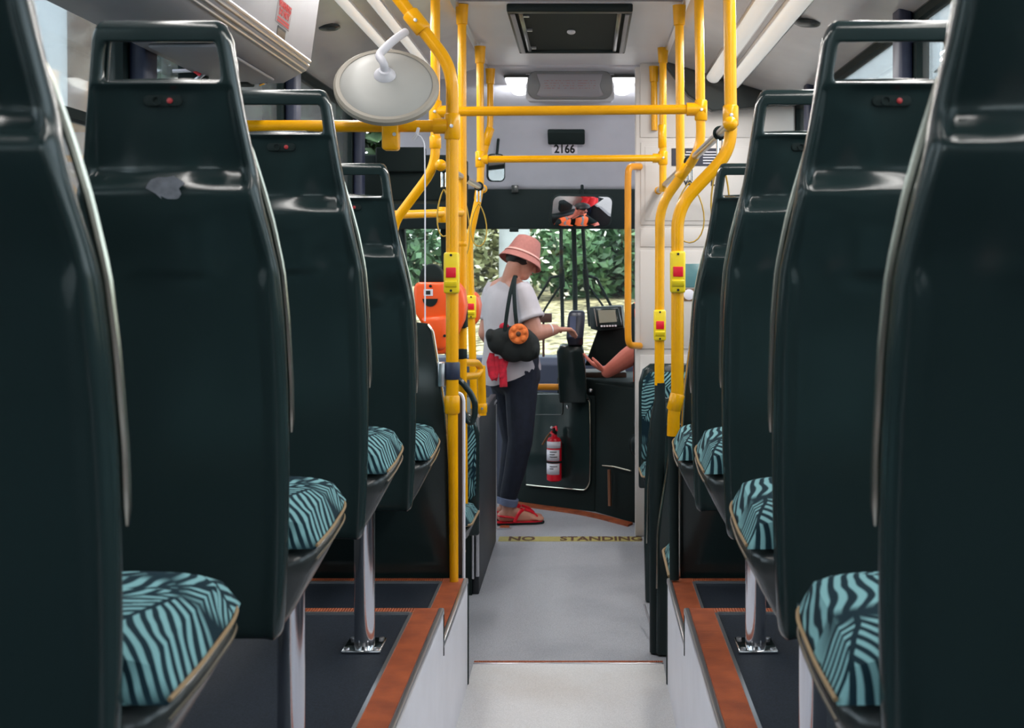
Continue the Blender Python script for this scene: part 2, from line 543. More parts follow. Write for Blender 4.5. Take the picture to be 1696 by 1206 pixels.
# rear wall with its window
mb = MB()
mb.box(XL, XR, Y_REAR - .06, Y_REAR, 0, 1.45).box(XL, XR, Y_REAR - .06, Y_REAR, 2.2, Z_C)
mb.box(XL, XL + .25, Y_REAR - .06, Y_REAR, 1.45, 2.2).box(XR - .25, XR, Y_REAR - .06, Y_REAR, 1.45, 2.2)
struct(ob('wall_rear', mb, M['cream']))
struct(ob('window_%d' % wn_i, MB().box(XL + .25, XR - .25, Y_REAR - .035, Y_REAR - .03, 1.45, 2.2), M['glass'])); wn_i += 1

# ceiling: flat middle, sloping coves
Y_CE = 7.36
cl = struct(ob('ceiling', MB().box(CX - .48, CX + .48, Y_REAR, Y_CE, Z_C, Z_C + .05), M['ceil']))
for yj in (2.3, 3.9, 5.55):
    ob('panel_joint', MB().box(CX - .48, CX + .48, yj, yj + .012, Z_C - .004, Z_C), M['duct'], cl)
struct(ob('ceiling_cove', MB().prism([(-.54, Z_C), (-1.07, 2.44), (XL, 2.385), (XL, Z_C + .05), (-.54, Z_C + .05)], 'y', Y_REAR, Y_CE), M['cove']))
struct(ob('ceiling_cove', MB().prism([(.42, Z_C), (.95, 2.44), (XR, 2.385), (XR, Z_C + .05), (.42, Z_C + .05)], 'y', Y_REAR, Y_CE), M['cove']))
for x in (-.545, .425):
    struct(ob('trim_%d' % k, MB().prism([(x - .018, Z_C + .012), (x - .012, Z_C - .014), (x + .012, Z_C - .014), (x + .018, Z_C + .012)], 'y', Y_REAR, Y_CE), M['alu'])); k += 1

# long ceiling lamps: rounded diffusers in aluminium trays along both coves
def cove_lamp(x, z, nx, nz, y0, y1, r, label, side):
    n = Vector((nx, 0, nz)).normalized()
    t = Vector((n.z, 0, -n.x))
    base = Vector((x, 0, z))
    root = thing('ceiling_lamp', (x, (y0 + y1) / 2, z), label, 'ceiling lamp', 'long lamps along the coves')
    def sec(pts, name, m):
        mb = MB()
        mb.rings([[base + t * a + n * b + Vector((0, y, 0)) for a, b in pts] for y in (y0, y1)])
        return ob(name, mb, m, root, ang=50)
    tray = sec([(-r * 1.25, -.005), (-r * 1.25, .006), (-r * 1.05, .012), (r * 1.05, .012), (r * 1.25, .006), (r * 1.25, -.005)], 'tray', M['alu'])
    pts = [(-r, .010)] + [(-r * math.cos(math.pi * q / 10), .012 + r * .75 * math.sin(math.pi * q / 10)) for q in range(11)] + [(r, .010)]
    sec(pts, 'diffuser', M['lamp'] if side else M['lamp'])
    for y in (y0, y1):
        mb = MB(); mb.rings([[base + t * a * 1.08 + n * (b * 1.05) + Vector((0, y + d, 0)) for a, b in pts] for d in (-.012, .012)])
        ob('end_cap', mb, M['duct'], root)
    ld = bpy.data.lights.new('lamp_light', 'AREA')
    ld.shape = 'RECTANGLE'; ld.size = .03; ld.size_y = (y1 - y0) * .95; ld.energy = LAMP * (y1 - y0)
    ld.color = (1, .97, .93)
    lo = bpy.data.objects.new('lamp_light', ld)
    COL.objects.link(lo)
    lo.parent = root
    lo.location = n * (r + .02)
    lo.rotation_euler = Vector((0, 0, -1)).rotation_difference(n).to_euler()
    return root
nl, nr = (.289, -.957), (-.289, -.957)
cove_lamp(-.812, 2.518, nl[0], nl[1], .3, 7.0, .020, 'slim silver ceiling lamp on the left cove, next to the flat ceiling', 0)
cove_lamp(-.908, 2.489, nl[0], nl[1], 4.5, 7.0, .020, 'slim silver ceiling lamp on the left cove, behind the grey duct box', 0)
cove_lamp(.698, 2.516, nr[0], nr[1], .3, 7.2, .036, 'thick rounded ceiling lamp on the right cove, next to the flat ceiling', 1)
cove_lamp(.805, 2.484, nr[0], nr[1], .3, 7.2, .036, 'thick rounded ceiling lamp on the right cove, nearer to the windows', 1)
# dark bulkhead lip where the right cove ends
struct(ob('trim_%d' % k, MB().prism([(.44, 2.57), (.56, 2.41), (.69, 2.325), (.92, 2.345), (1.16, 2.36), (1.16, 2.44), (.95, 2.45), (.42, 2.61)], 'y', 7.18, 7.25), M['pan'], bevel=.012)); k += 1

# grey overhead duct box on the left with bright trim strips and a warning label
dz = thing('duct_box', (-1.1, 2.6, 2.09), 'grey overhead duct box with silver strips and a red warning label, top left', 'duct')
poly = [(-.868, 2.48), (-.882, 2.385), (-.912, 2.17), (-.925, 2.14), (-1.003, 2.098), (-1.23, 2.094), (-1.23, 2.39), (-1.07, 2.435)]
ob('housing', MB().prism(poly, 'y', .9, 4.43), M['duct'], dz, bevel=.006)
for i, (x, z) in enumerate(((-.914, 2.168), (-.919, 2.155), (-.930, 2.141), (-.944, 2.132))):
    ob('trim_strip', MB().tube([(x, .9, z), (x, 2.6, z), (x, 4.415, z)], (.0065, .0055, .006, .005)[i], 8), M['alu'], dz)
ob('trim_strip', MB().tube([(-.870, .9, 2.470), (-.870, 4.42, 2.470)], .008, 8), M['alu'], dz)
ob('hatch', MB().prism([(-1.0, 3.62), (-1.0, 4.28), (-1.06, 4.36), (-1.19, 4.36), (-1.19, 3.62)], 'z', 2.085, 2.0945), M['duct'], dz, bevel=.004)
fx = Vector((-.897, 0, 2.28)); fu = Vector((-.030, 0, -.215)).normalized(); fn = Vector((1, 0, -.14)).normalized()
lc = Vector((-.9006, 3.98, 2.243))
lab = ob('warning_label', MB().obox(lc, (0, 1, 0), fu, fn, .088, .036, .0008), mat('faded label', srgb(150, 140, 142), .6), dz)
for i, t_ in enumerate(('WARNING', 'DO NOT')):
    ob('lettering', text_mb(t_, .028, lc + fn * .0015 - fu * (.022 - .023 * i), (0, 1, 0), -fu, 1.15, .0005, .0008), M['redink'], lab)
for i in range(2):
    ob('print_line', MB().obox(lc + fn * .001 + fu * (.020 + .009 * i), (0, 1, 0), fu, fn, .074, .0028, .0006), M['redink'], lab)
ob('rating_plate', MB().obox(lc + fu * .062, (0, 1, 0), fu, fn, .05, .014, .0008), M['pan'], dz)
ob('rating_line', MB().obox(lc + fu * .045, (0, 1, 0), fu, fn, .05, .003, .0008), M['ink'], dz)

# front header: dome shoulder, sloping panel, black band over the windscreen
prof = [(7.34, 2.63), (7.34, 2.605), (7.37, 2.585), (7.40, 2.592), (7.44, 2.567), (7.9, 2.482), (8.28, 2.436), (8.36, 2.40), (8.86, 2.03), (8.88, 2.0), (9.3, 2.0), (9.3, 2.66), (7.34, 2.66)]
hd = struct(ob('wall_front', MB().prism(prof, 'x', XL, XR), M['header'], ang=60))
bd = struct(ob('trim_%d' % k, MB().box(XL, XR, 8.86, 8.93, 1.735, 2.0), M['matte_black'], bevel=.006)); k += 1
ob('hook', MB().box(-.485, -.44, 8.83, 8.86, 1.975, 2.025), M['pan'], bd, bevel=.004)
ob('latch', MB().box(-.50, -.44, 8.85, 8.88, 1.715, 1.745), M['matte_black'], bd, bevel=.004)
# roof hatch
rh = thing('roof_hatch', (CX, 6.17, 2.575), 'dark rectangular roof hatch with a small white knob in the ceiling', 'roof hatch')
hx0, hx1, hy0, hy1 = -.330, .205, 5.62, 6.74
fr = MB()
for (a, b, c, d) in ((hx0, hx1, hy0, hy0 + .05), (hx0, hx1, hy1 - .03, hy1), (hx0, hx0 + .03, hy0 + .05, hy1 - .03), (hx1 - .03, hx1, hy0 + .05, hy1 - .03)):
    fr.box(a, b, c, d, 2.565, Z_C - .0005)
ob('frame', fr, M['black'], rh, bevel=.006)
ob('panel', MB().box(hx0 + .03, hx1 - .03, hy0 + .05, hy1 - .03, 2.578, Z_C - .0005), M['matte_black'], rh)
for x in (hx0 + .045, hx1 - .065):
    ob('rail', MB().box(x, x + .02, hy0 + .06, hy1 - .04, 2.568, 2.5785), M['pan'], rh, bevel=.003)
    ob('side_trim', MB().box(x - .032 if x < 0 else x + .035, x - .012 if x < 0 else x + .052, hy0 + .06, hy1 - .04, 2.559, 2.566), M['duct'], rh, bevel=.002)
kc = P(946, 48, 6.13)
ob('knob', MB().ell((kc.x, 6.15, 2.572), (.020, .040, .010)), M['white'], rh)
for yy in (5.75, 6.1, 6.6):
    ob('hinge', MB().box(hx0 + .066, hx0 + .09, yy, yy + .02, 2.568, 2.5785), M['steel'], rh)
# passenger display housing and the two lit downlights on the dome
ds = thing('display_housing', P(944, 165, 7.44), 'rounded grey passenger display housing between the two lit downlights', 'display')
slope = Vector((0, .46, -.085)).normalized()
dn = Vector((0, -.996, -.09))
def rrect(w, h, r, n=6):
    out = []
    for cx, cy, a0 in ((w - r, h - r, 0), (-w + r, h - r, 90), (-w + r, -h + r, 180), (w - r, -h + r, 270)):
        for i in range(n + 1):
            a = math.radians(a0 + 90 * i / n)
            out.append((cx + r * math.cos(a), cy + r * math.sin(a)))
    return out
c0 = P(944, 141, 7.44)
sg_u, sg_v = Vector((1, 0, 0)), Vector((0, -.09, .996))
def plate(c, pts, u, v, n, d0, d1, mb=None):
    mb = mb or MB()
    return mb.rings([[Vector(c) + u * a + v * b + n * d for a, b in pts] for d in (d0, d1)])
ob('back_plate', plate(c0, rrect(.248, .088, .02), sg_u, sg_v, dn, -.34, -.012), M['header'], ds)
ob('bezel', plate(c0, rrect(.24, .080, .06), sg_u, sg_v, dn, -.08, .012), mat('display bezel', srgb(120, 122, 126), .4), ds, bevel=.008)
bt = []
for a, b in ((-.185, .062), (.185, .062), (.178, .035), (.166, 0), (.178, -.035), (.190, -.055), (.16, -.066), (-.16, -.066), (-.190, -.055), (-.178, -.035), (-.166, 0), (-.178, .035)):
    bt.append((a, b))
scr = ob('screen', plate(c0, bt, sg_u, sg_v, dn, .010, .018), mat('display window', srgb(140, 138, 146), .35), ds, bevel=.003)
M['led'] = mat('unlit red led', srgb(150, 70, 70), .4)
mb = MB()
for i in range(46):
    for j in range(4):
        if random.random() < .5:
            p = c0 + sg_u * (-.14 + .28 * i / 45) + sg_v * (.024 - .014 * j) + dn * .0185
            mb.obox(p, sg_u, sg_v, dn, .0017, .0017, .0006)
led = ob('led_dots', mb, M['led'], ds); led['kind'] = 'stuff'
for px, lb in ((856, 'lit half-round downlight on the front dome, left of the display housing'), (1033, 'lit half-round downlight on the front dome, right of the display housing')):
    c = P(px, 137, 7.46)
    r_ = thing('downlight', c, lb, 'downlight', 'downlights on the front dome')
    q = MB()
    q.rings([[c + Vector((.066 * math.cos(math.pi * (1 + i / 14)) * s_, d, .052 * math.sin(math.pi * (1 + i / 14)) * s_ + .024)) for i in range(15)] for d, s_ in ((.35, 1.0), (-.015, 1.0), (-.03, .85))])
    ob('diffuser', q, M['down'], r_)
    ob('hood', MB().box(c.x - .072, c.x + .072, c.y - .035, c.y + .3, c.z + .0255, c.z + .040), M['pan'], r_, bevel=.006)
    ld = bpy.data.lights.new('down_light', 'AREA'); ld.shape = 'DISK'; ld.size = .12; ld.energy = 5; ld.color = (1, .98, .97)
    lo = bpy.data.objects.new('down_light', ld); COL.objects.link(lo); lo.parent = r_; lo.location = (0, .10, -.05); lo.rotation_euler = (math.radians(38), 0, 0)
# black clock box and the fleet number plate under it on the header slope
hn = Vector((0, -.595, -.804)); hv = Vector((0, -.804, .595))
def on_slope(px, py):
    # meets the header slope between (8.36, 2.40) and (8.86, 2.03)
    for i in range(400):
        Y = 8.3 + i * .0015
        p = P(px, py, Y)
        if p.z <= 2.40 - (Y - 8.36) * .74 + 1e-3 and False: pass
        if p.z >= 2.40 - (Y - 8.36) * .74: return p
    return P(px, py, 8.6)
c = on_slope(938, 224)
cb = tag(ob('clock_box', plate(c, rrect(.118, .058, .012), Vector((1, 0, 0)), hv, hn, -.001, .03), M['matte_black'], bevel=.004), 'small blank black box on the grey header above the number 2166', 'clock')
c = on_slope(935, 247)
pl = tag(ob('number_plate', plate(c, rrect(.083, .046, .004), Vector((1, 0, 0)), hv, hn, 0, .002), M['sticker']), 'white fleet number sticker reading 2166 on the grey header', 'number sticker')
ob('lettering', text_mb('2166', .112, c + hn * .0022, (1, 0, 0), hv, .60, .0006, .003), M['ink'], pl)

# windscreen
ws = struct(ob('window_%d' % wn_i, MB().prism([(9.02, 1.74), (9.03, 1.74), (9.33, .85), (9.32, .85)], 'x', XL + .06, XR - .06), M['windscreen'])); wn_i += 1
for px in (664, 737, 1242):
    x = (px - VX) * 9.0 / FPX
    struct(ob('trim_%d' % k, MB().prism([(8.95, 1.75), (9.05, 1.75), (9.37, .8), (9.27, .8)], 'x', x - .028, x + .028), M['matte_black'], bevel=.01)); k += 1
# dash under the windscreen and bus front below
dsb = tag(ob('dashboard', MB().prism([(8.78, 0), (8.78, .60), (8.72, .84), (8.76, .885), (9.25, .87), (9.3, .82), (9.3, 0)], 'x', XL + .012, XR - .012), mat('slate dash plastic', srgb(74, 80, 98), .55, bump=.1, bscale=600), bevel=.012), 'long slate grey dashboard along the bottom of the windscreen', 'dashboard')
# front door on the left: header, posts, glazed leaves folded open
dr = struct(ob('door_1', MB().box(XL - .05, XL + .02, 7.45, 7.5, 0, 2.1).box(XL - .05, XL + .02, 8.70, 8.75, 0, 2.1), M['black']))
lf = ob('door_leaf', MB().box(XL - .03, XL + .0, 8.06, 8.11, 0, 2.0).box(XL - .03, XL, 8.11, 8.13, 0, 2.0).box(XL - .03, XL, 7.5, 8.06, 0, .12).box(XL - .03, XL, 8.13, 8.7, 0, .12), M['black'], dr)
ob('door_pane', MB().box(XL - .018, XL - .012, 7.5, 8.06, .12, 2.0), M['windscreen'], dr)
ob('door_pane', MB().box(XL - .018, XL - .012, 8.13, 8.70, .12, 2.0), M['windscreen'], dr)
db = tag(ob('door_motor_box', MB().box(XL + .01, -.70, 7.55, 8.0, 1.86, 2.12).box(XL + .1, -.9, 7.5, 7.56, 2.02, 2.16), M['matte_black'], bevel=.01), 'black door mechanism box above the front door, behind the round mirror', 'door box')

# driver's partition
YP = 7.30
xp0 = P(1052, 0, YP).x
pt = struct(ob('wall_partition', MB().box(xp0, XR, YP, YP + .05, .0, 2.585), M['cream'], bevel=.008))
def pz(py): return CAMZ - (py - VY) * YP / FPX
def pxx(px): return (px - VX) * YP / FPX
for (a, b, c, d) in ((1060, 1340, 60, 228), (1060, 1340, 415, 578), (1060, 1340, 378, 409), (1060, 1340, 588, 790)):
    ob('panel', MB().box(pxx(a), XR - .01, YP - .006, YP, pz(d), pz(c)), M['cream'], pt, bevel=.003)
for (a, c, d, e) in ((1061, 236, 373, .006), (1068, 243, 366, .010), (1073, 248, 361, .0065)):
    ob('panel', MB().box(pxx(a), XR - .01 - (1073 - a) * .001, YP - e, YP, pz(d), pz(c)), M['cream'] if e != .0065 else M['white'], pt, bevel=.003)
nt = tag(ob('notice', MB().box(pxx(1112), pxx(1200), YP - .014, YP - .0105, pz(275), pz(246)), mat('navy notice', srgb(22, 28, 52), .4)), 'dark blue notice with white lines of print on the cream partition', 'sign')
for i in range(5):
    for j, (a, b) in enumerate(((1134, 1153), (1164, 1192))):
        if i == 0 and j == 0: a, b = 1136, 1150
        ob('print_line', MB().box(pxx(a), pxx(b - (i * 7) % 5), YP - .0152, YP - .0138, pz(253 + i * 4.6), pz(251.4 + i * 4.6)), M['sticker'], nt)
ltr = tag(ob('wall_lettering', text_mb('ve', .052, (pxx(1139), YP - .0115, pz(302)), (1, 0, 0), (0, 0, 1), .9, .001, .002), M['ink']), 'black letters ve on the cream partition below the notice', 'lettering')
ltr2 = tag(ob('wall_lettering', text_mb('L', .052, (pxx(1180), YP - .0115, pz(303)), (1, 0, 0), (0, 0, 1), .9, .001, .002), M['ink']), 'black letter L on the cream partition below the notice', 'lettering')

tp = ob('window_pane', MB().box(pxx(1131), pxx(1190), YP - .012, YP - .004, pz(476), pz(437)), mat('teal tinted pane', srgb(96, 140, 146), .2), pt, bevel=.002)
rs = tag(ob('round_sticker', MB().lathe([(.030, 0), (.030, .004), (.026, .006)], (pxx(1141), YP - .005, pz(488)), 24, Matrix.Rotation(math.pi / 2, 3, 'X')), M['sticker']), 'round white sticker on a brown mount below the teal pane on the partition', 'sticker')
ob('mount', MB().box(pxx(1131), pxx(1156), YP - .008, YP - .0062, pz(499), pz(478)), mat('brown mount', srgb(120, 90, 64), .6), rs)
# ------------------------------------------------------------------ bus seats
SEAT_Z = [.290, .34, .42, .55, .70, .80, .862, .878, .90, .955, .985, 1.003, 1.022, 1.05, 1.10, 1.14, 1.146, 1.153, 1.157, 1.214, 1.218, 1.225, 1.240, 1.252]
def hw(z):
    pts = [(.29, .152), (.42, .160), (.55, .164), (.70, .165), (.80, .164), (.878, .160), (.92, .153), (1.003, .139), (1.05, .130), (1.10, .122), (1.158, .114), (1.20, .109), (1.22, .106), (1.238, .100), (1.252, .088)]
    for (a, wa), (b, wb) in zip(pts[:-1], pts[1:]):
        if z <= b: return wa + (wb - wa) * max(0, (z - a)) / (b - a)
    return pts[-1][1]
def lean(z):
    pts = [(.29, .135), (.5, .128), (.7, .105), (.878, .068), (1.0, .045), (1.1, .02), (1.25, 0)]
    for (a, wa), (b, wb) in zip(pts[:-1], pts[1:]):
        if z <= b: return wa + (wb - wa) * max(0, (z - a)) / (b - a)
    return 0
UU = [-1, -.965, -.92, -.86, -.78, -.72, -.55, -.3, 0, .3, .55, .72, .78, .86, .92, .965, 1]
def relief(u, z):
    a = abs(u)
    e = .040 if a > .97 else (.010 if a > .93 else 0)
    d = 0
    if z <= .862: d = .011 if a < .8 else .002          # sunken lower panel
    if .87 < z < .98 and .5 < a < .9: d = .012 * (1 - (z - .87) / .16)   # grooves beside the lower panel
    if .95 < z < 1.012: d -= .015                      # moulded ledge across the back
    if 1.012 < z < 1.15 and a < .9:                    # hollow under the grip, deepest at the sides
        q = 1 - (z - 1.012) / .138
        d = (.022 * q ** .7 + .004) if .45 < a else .012
    if z > 1.24: e += .014
    return e + d
def seat_shell():
    mb = MB()
    nc = len(UU)
    for z in SEAT_Z:
        for u in UU:
            mb.v.append(Vector((u * hw(z), lean(z) + relief(u, z), z)))
    for i in range(len(SEAT_Z) - 1):
        za, zb = SEAT_Z[i], SEAT_Z[i + 1]
        for j in range(nc - 1):
            if za >= 1.156 and zb <= 1.215 and 4 <= j < 12: continue   # grip opening
            mb.f.append((i * nc + j, i * nc + j + 1, (i + 1) * nc + j + 1, (i + 1) * nc + j))
    return mb
def rail_path(s, z0, z1, off):
    zz = [z0 + (z1 - z0) * i / 22 for i in range(23)]
    return [Vector((s * (hw(z) - .004 - .010 * max(0, (z - .95) / .15)), lean(z) + off, z)) for z in zz]

def cushion_mb(w, y0, y1, z0, zt, slope=.02):
    def f(u, v):
        a, b = u * 2 - 1, v * 2 - 1
        ea, eb = max(0, 1 - abs(a) ** 5), max(0, 1 - abs(b) ** 5)
        h = (ea * eb) ** .35
        return (a * w * (1 - .06 * (v ** 4)), y0 + (y1 - y0) * v, z0 + slope * v + (zt - z0) * h)
    mb = MB().grid(f, 18, 18)
    return mb

def make_seat():
    r = thing('bus_chair', (0, 0, 0), '', 'seat', 'high-backed seats in pairs of rows')
    org = (0, 0, 0)
    ob('back_shell', seat_shell(), M['shell'], r, solid=-.026, sub=2, fixn=False)
    # fabric on the front of the back
    def bf(u, v):
        z = .46 + (.975 - .46) * v
        a = u * 2 - 1
        k = (max(0, 1 - abs(a) ** 6) * max(0, 1 - abs(v * 2 - 1) ** 6)) ** .4
        return (a * (hw(z) - .030), lean(z) + .046 + .034 * k, z)
    ob('back_cushion', MB().grid(bf, 12, 12), M['fern'], r, solid=.012)
    for s in (-1, 1):
        ob('edge_trim', MB().tube(rail_path(s, .62, 1.08, .050), [.002] + [.0055] * 21 + [.002], 8), M['edge'], r)
    # seat pan: tapering tub under the cushion
    rr = []
    for y, zt, zb, wt, wb in ((.185, .43, .29, .160, .13), (.21, .43, .28, .192, .14), (.30, .435, .29, .196, .135), (.40, .442, .325, .195, .14), (.49, .447, .372, .187, .155), (.525, .448, .405, .176, .165)):
        rr.append([(-wt, y, zt), (-wt - .004, y, zt - .02), (-wb - .5 * (wt - wb), y, (zt + zb) / 2 - .01), (-wb, y, zb + .012), (-wb + .02, y, zb), (wb - .02, y, zb), (wb, y, zb + .012), (wb + .5 * (wt - wb), y, (zt + zb) / 2 - .01), (wt + .004, y, zt - .02), (wt, y, zt)])
    ob('seat_pan', MB().rings(rr), M['pan'], r, sub=1)
    ob('cushion', cushion_mb(.194, .19, .528, .428, .487), M['fern'], r)
    pp = [(-.196, .19, .434), (-.198, .3, .438), (-.193, .46, .446), (-.18, .525, .449), (0, .534, .45), (.18, .525, .449), (.193, .46, .446), (.198, .3, .438), (.196, .19, .434)]
    ob('piping', MB().tube(fillet(pp, .04, 4), .0026, 8), M['tan'], r)
    pp = [(x * .995, y, z - .022) for x, y, z in pp]
    ob('piping', MB().tube(fillet(pp, .04, 4), .0022, 8), M['edge'], r)
    # pedestal
    lx = -.02
    ob('pedestal', MB().lathe([(.024, .006), (.024, .37)], (lx, .36, 0), 20), M['chrome'], r)
    ob('foot_plate', MB().box(lx - .045, lx + .045, .305, .415, 0, .008), M['chrome'], r, bevel=.003)
    for a, b in ((-.034, .318), (.034, .318), (-.034, .402), (.034, .402)):
        ob('bolt', MB().lathe([(.006, .008), (.006, .011), (.003, .012)], (lx + a, b, 0), 8), M['steel'], r)
    # charging socket strip on the back
    yb = lean(1.128) + .0135
    pn = ob('socket_plate', plate((.0, yb, 1.130), rrect(.0295, .0085, .0083), Vector((1, 0, 0)), Vector((0, 0, 1)), Vector((0, -1, 0)), -.012, .006), M['matte_black'], r, bevel=.002)
    ob('socket', MB().lathe([(.0072, 0), (.0072, .003), (.0052, .003), (.005, .0005)], (-.009, yb - .006, 1.130), 16, Matrix.Rotation(math.pi / 2, 3, 'X')), M['matte_black'], pn)
    ob('red_indicator', MB().lathe([(.0042, 0), (.0042, .002), (.002, .003)], (.011, yb - .006, 1.130), 14, Matrix.Rotation(math.pi / 2, 3, 'X')), M['redglow'], pn)
    return r

SX_L, SX_R = -.627, .457
ROWS = [(1.19, Z_P1), (1.95, Z_P1), (2.72, Z_P1), (3.53, Z_P2)]
proto = make_seat()
LEGX = {}
for ch in proto.children:
    if ch.name.split('.')[0] in ('pedestal', 'foot_plate', 'bolt'):
        LEGX.setdefault(ch.name.split('.')[0], []).append(ch.location.x)
lab_l = ['high-backed black bus seat nearest the camera on the left, cut off by the photo edge',
         'high-backed black bus seat with a grip opening, second from the camera on the left',
         'high-backed black bus seat on the left, with the yellow rail showing through its grip opening',
         'high-backed black bus seat on the left, farthest one, next to the main yellow pole']
lab_r = ['high-backed black bus seat nearest the camera on the right, cut off by the photo edge',
         'high-backed black bus seat with a grip opening, second from the camera on the right',
         'high-backed black bus seat on the right, third from the camera',
         'high-backed black bus seat on the right, farthest one, partly hidden behind the third']
first = True
for side, sx, labs in ((0, SX_L, lab_l), (1, SX_R, lab_r)):
    for (y, z), lb in zip(ROWS, labs):
        s = proto if first else copy_tree(proto)
        first = False
        s.location = (sx, y, z + (.0 if z == Z_P1 else .0))
        s['label'] = lb
        BASEX = {k_: list(v_) for k_, v_ in LEGX.items()}
        for ch in s.children:        # pedestal stands towards the aisle
            if ch.name.split('.')[0] in ('pedestal', 'foot_plate', 'bolt'):
                ch.location.x = BASEX[ch.name.split('.')[0]].pop(0) + (.137 if side == 0 else -.04)

# the farthest pair is cantilevered from the side wall instead of standing on a post
for o_ in [q_ for q_ in bpy.data.objects if q_.get('label') in (lab_l[3], lab_r[3])]:
    if True:
        for ch in list(o_.children):
            if ch.name.split('.')[0] in ('pedestal', 'foot_plate', 'bolt'):
                bpy.data.objects.remove(ch)
        q = wpos(o_)
        xw = XL + .002 if q.x < 0 else XR - .002
        a, b = sorted((xw, q.x))
        ob('cantilever_beam', MB().box(a, b, q.y + .28, q.y + .36, q.z + .27, q.z + .33), M['black'], o_, bevel=.008)
# low modesty screens at the front edge of both platforms
def modesty(name, pts_px, Y, label):
    poly = [(P(a, b, Y).x, P(a, b, Y).z) for a, b in pts_px]
    r = thing(name, (poly[0][0], Y, min(p[1] for p in poly)), label, 'screen', 'modesty screens at the step')
    ob('panel', MB().prism(poly, 'y', Y, Y + .022), M['shell'], r, bevel=.006)
    return r, poly
ml, pl_ = modesty('modesty_screen', [(748, 967), (744, 800), (738, 683), (716, 548), (708, 536), (690, 534), (480, 534), (480, 967)], 4.14, 'black modesty screen with a sloping edge beside the yellow pole, left of the aisle')
e = [P(a, b, 4.135) for a, b in ((748, 960), (744, 800), (738, 683), (716, 548), (708, 538))]
ob('edge_trim', MB().tube(fillet(e, .03), .005, 8), M['edge'], ml)
mr, pr_ = modesty('modesty_screen', [(1125, 969), (1126, 800), (1132, 660), (1150, 520), (1160, 502), (1180, 500), (1400, 500), (1400, 969)], 4.14, 'black modesty screen with a sloping edge beside the yellow pole, right of the aisle')
e = [P(a, b, 4.135) for a, b in ((1125, 960), (1126, 800), (1132, 660), (1150, 520), (1160, 503))]
ob('edge_trim', MB().tube(fillet(e, .03), .005, 8), M['edge'], mr)

# a scuffed pale patch on the ledge of the second left seat
for o_ in bpy.data.objects:
    if o_.get('label') == lab_l[1]:
        rnd = random.Random(3)
        zc = 1.0
        rim = [(.026 * math.cos(a) * rnd.uniform(.75, 1.15) * (1.2 if math.sin(a) > 0 else .8), .019 * math.sin(a) * rnd.uniform(.8, 1.1)) for a in [i * 2 * math.pi / 16 for i in range(16)]]
        q = wpos(o_)
        ob('scuff', MB().rings([[q + Vector((a + .006, lean(zc + b) - .0205 + d + abs(b) * .35, zc + b)) for a, b in rim] for d in (0, .002)]), mat('scuffed plastic', srgb(120, 122, 130), .8, vary=.4, vscale=60), o_)
# ------------------------------------------------------------------ yellow poles and rails
PR = .0185
def px_path(pts): return [P(*p) for p in pts]
def clampon(root, p, d, r=.026, L=.05, m='yellow', name='clamp', screw=True):
    p, d = Vector(p), Vector(d).normalized()
    c = ob(name, MB().tube([p - d * L, p - d * (L - .004), p + d * (L - .004), p + d * L], [r - .003, r, r, r - .003], 16), M[m], root)
    if screw:
        q = p + Vector((0, -1, 0)) * (r + .001)
        ob('screw', MB().lathe([(.006, 0), (.006, .002), (.003, .0025)], q, 10, Matrix.Rotation(math.pi / 2, 3, 'X')), M['steel'], c)
    return c
def pole(pts, label, r=PR, bend=.07, m='yellow', cap_top=False, name='grab_pole', cat='pole', group=None):
    path = px_path(pts)
    low = min(path, key=lambda p: p.z)
    root = thing(name, low, label, cat, group)
    ob('tube', MB().tube(fillet(path, bend), r, 18), M[m], root, ang=60)
    if cap_top:
        t = path[0]
        ob('ceiling_socket', MB().lathe([(r + .001, -.086), (r + .005, -.083), (r + .009, -.012), (r + .010, 0)], (t.x, t.y, t.z), 18), M[m], root)
    return root, path

# left main pole with its tapered foot
r, p = pole([(591, -92, 4.08), (690, 36, 4.08), (749, 112, 4.08), (749, 662, 4.08)], 'thick yellow pole with red stop button at the left step, bent out at the top', .0195)
a, b = P(749.5, 662, 4.08), P(752, 960, 4.08)
ob('lower_tube', MB().tube([a, Vector((b.x, b.y, Z_P2 + .004))], [.0165, .0135], 16), M['yellow'], r)
clampon(r, P(749, 670, 4.08), (0, 0, 1), .0235, .028, screw=False, name='collar')
clampon(r, P(749, 210, 4.08), (0, 0, 1), .0245, .040)
clampon(r, P(690, 36, 4.08), (59, 0, -76), .027, .036)
clampon(r, P(749, 614, 4.08), (0, 0, 1), .024, .027, m='navy', name='band', screw=False)
ob('bracket', MB().box(P(726, 0, 4.08).x, P(738, 0, 4.08).x, 4.06, 4.10, P(0, 640, 4.08).z, P(0, 600, 4.08).z), M['steel'], r, bevel=.004)
# rail from that pole towards the left windows
r, p = pole([(735, 209, 4.08), (330, 209, 4.08)], 'horizontal yellow rail under the round mirror', .0185, name='grab_rail', cat='rail')
ob('end_socket', MB().tube([P(718, 209, 4.08), P(741, 209, 4.08)], .0235, 16), M['yellow'], r)
c = P(648, 209, 4.08)
tb = ob('hanger_tab', plate((c.x, 4.055, c.z - .028), rrect(.025, .047, .01), Vector((1, 0, 0)), Vector((0, 0, 1)), Vector((0, -1, 0)), -.045, .006), M['yellow'], r, bevel=.004)
ob('screw', MB().lathe([(.006, 0), (.006, .002)], (c.x + .014, 4.048, c.z - .028), 10, Matrix.Rotation(math.pi / 2, 3, 'X')), M['steel'], tb)
ob('wall_flange', MB().lathe([(.05, 0), (.05, .01), (.03, .02)], (P(330, 209, 4.08).x, 4.08, c.z), 16, Matrix.Rotation(-math.pi / 2, 3, 'Y')), M['yellow'], r)
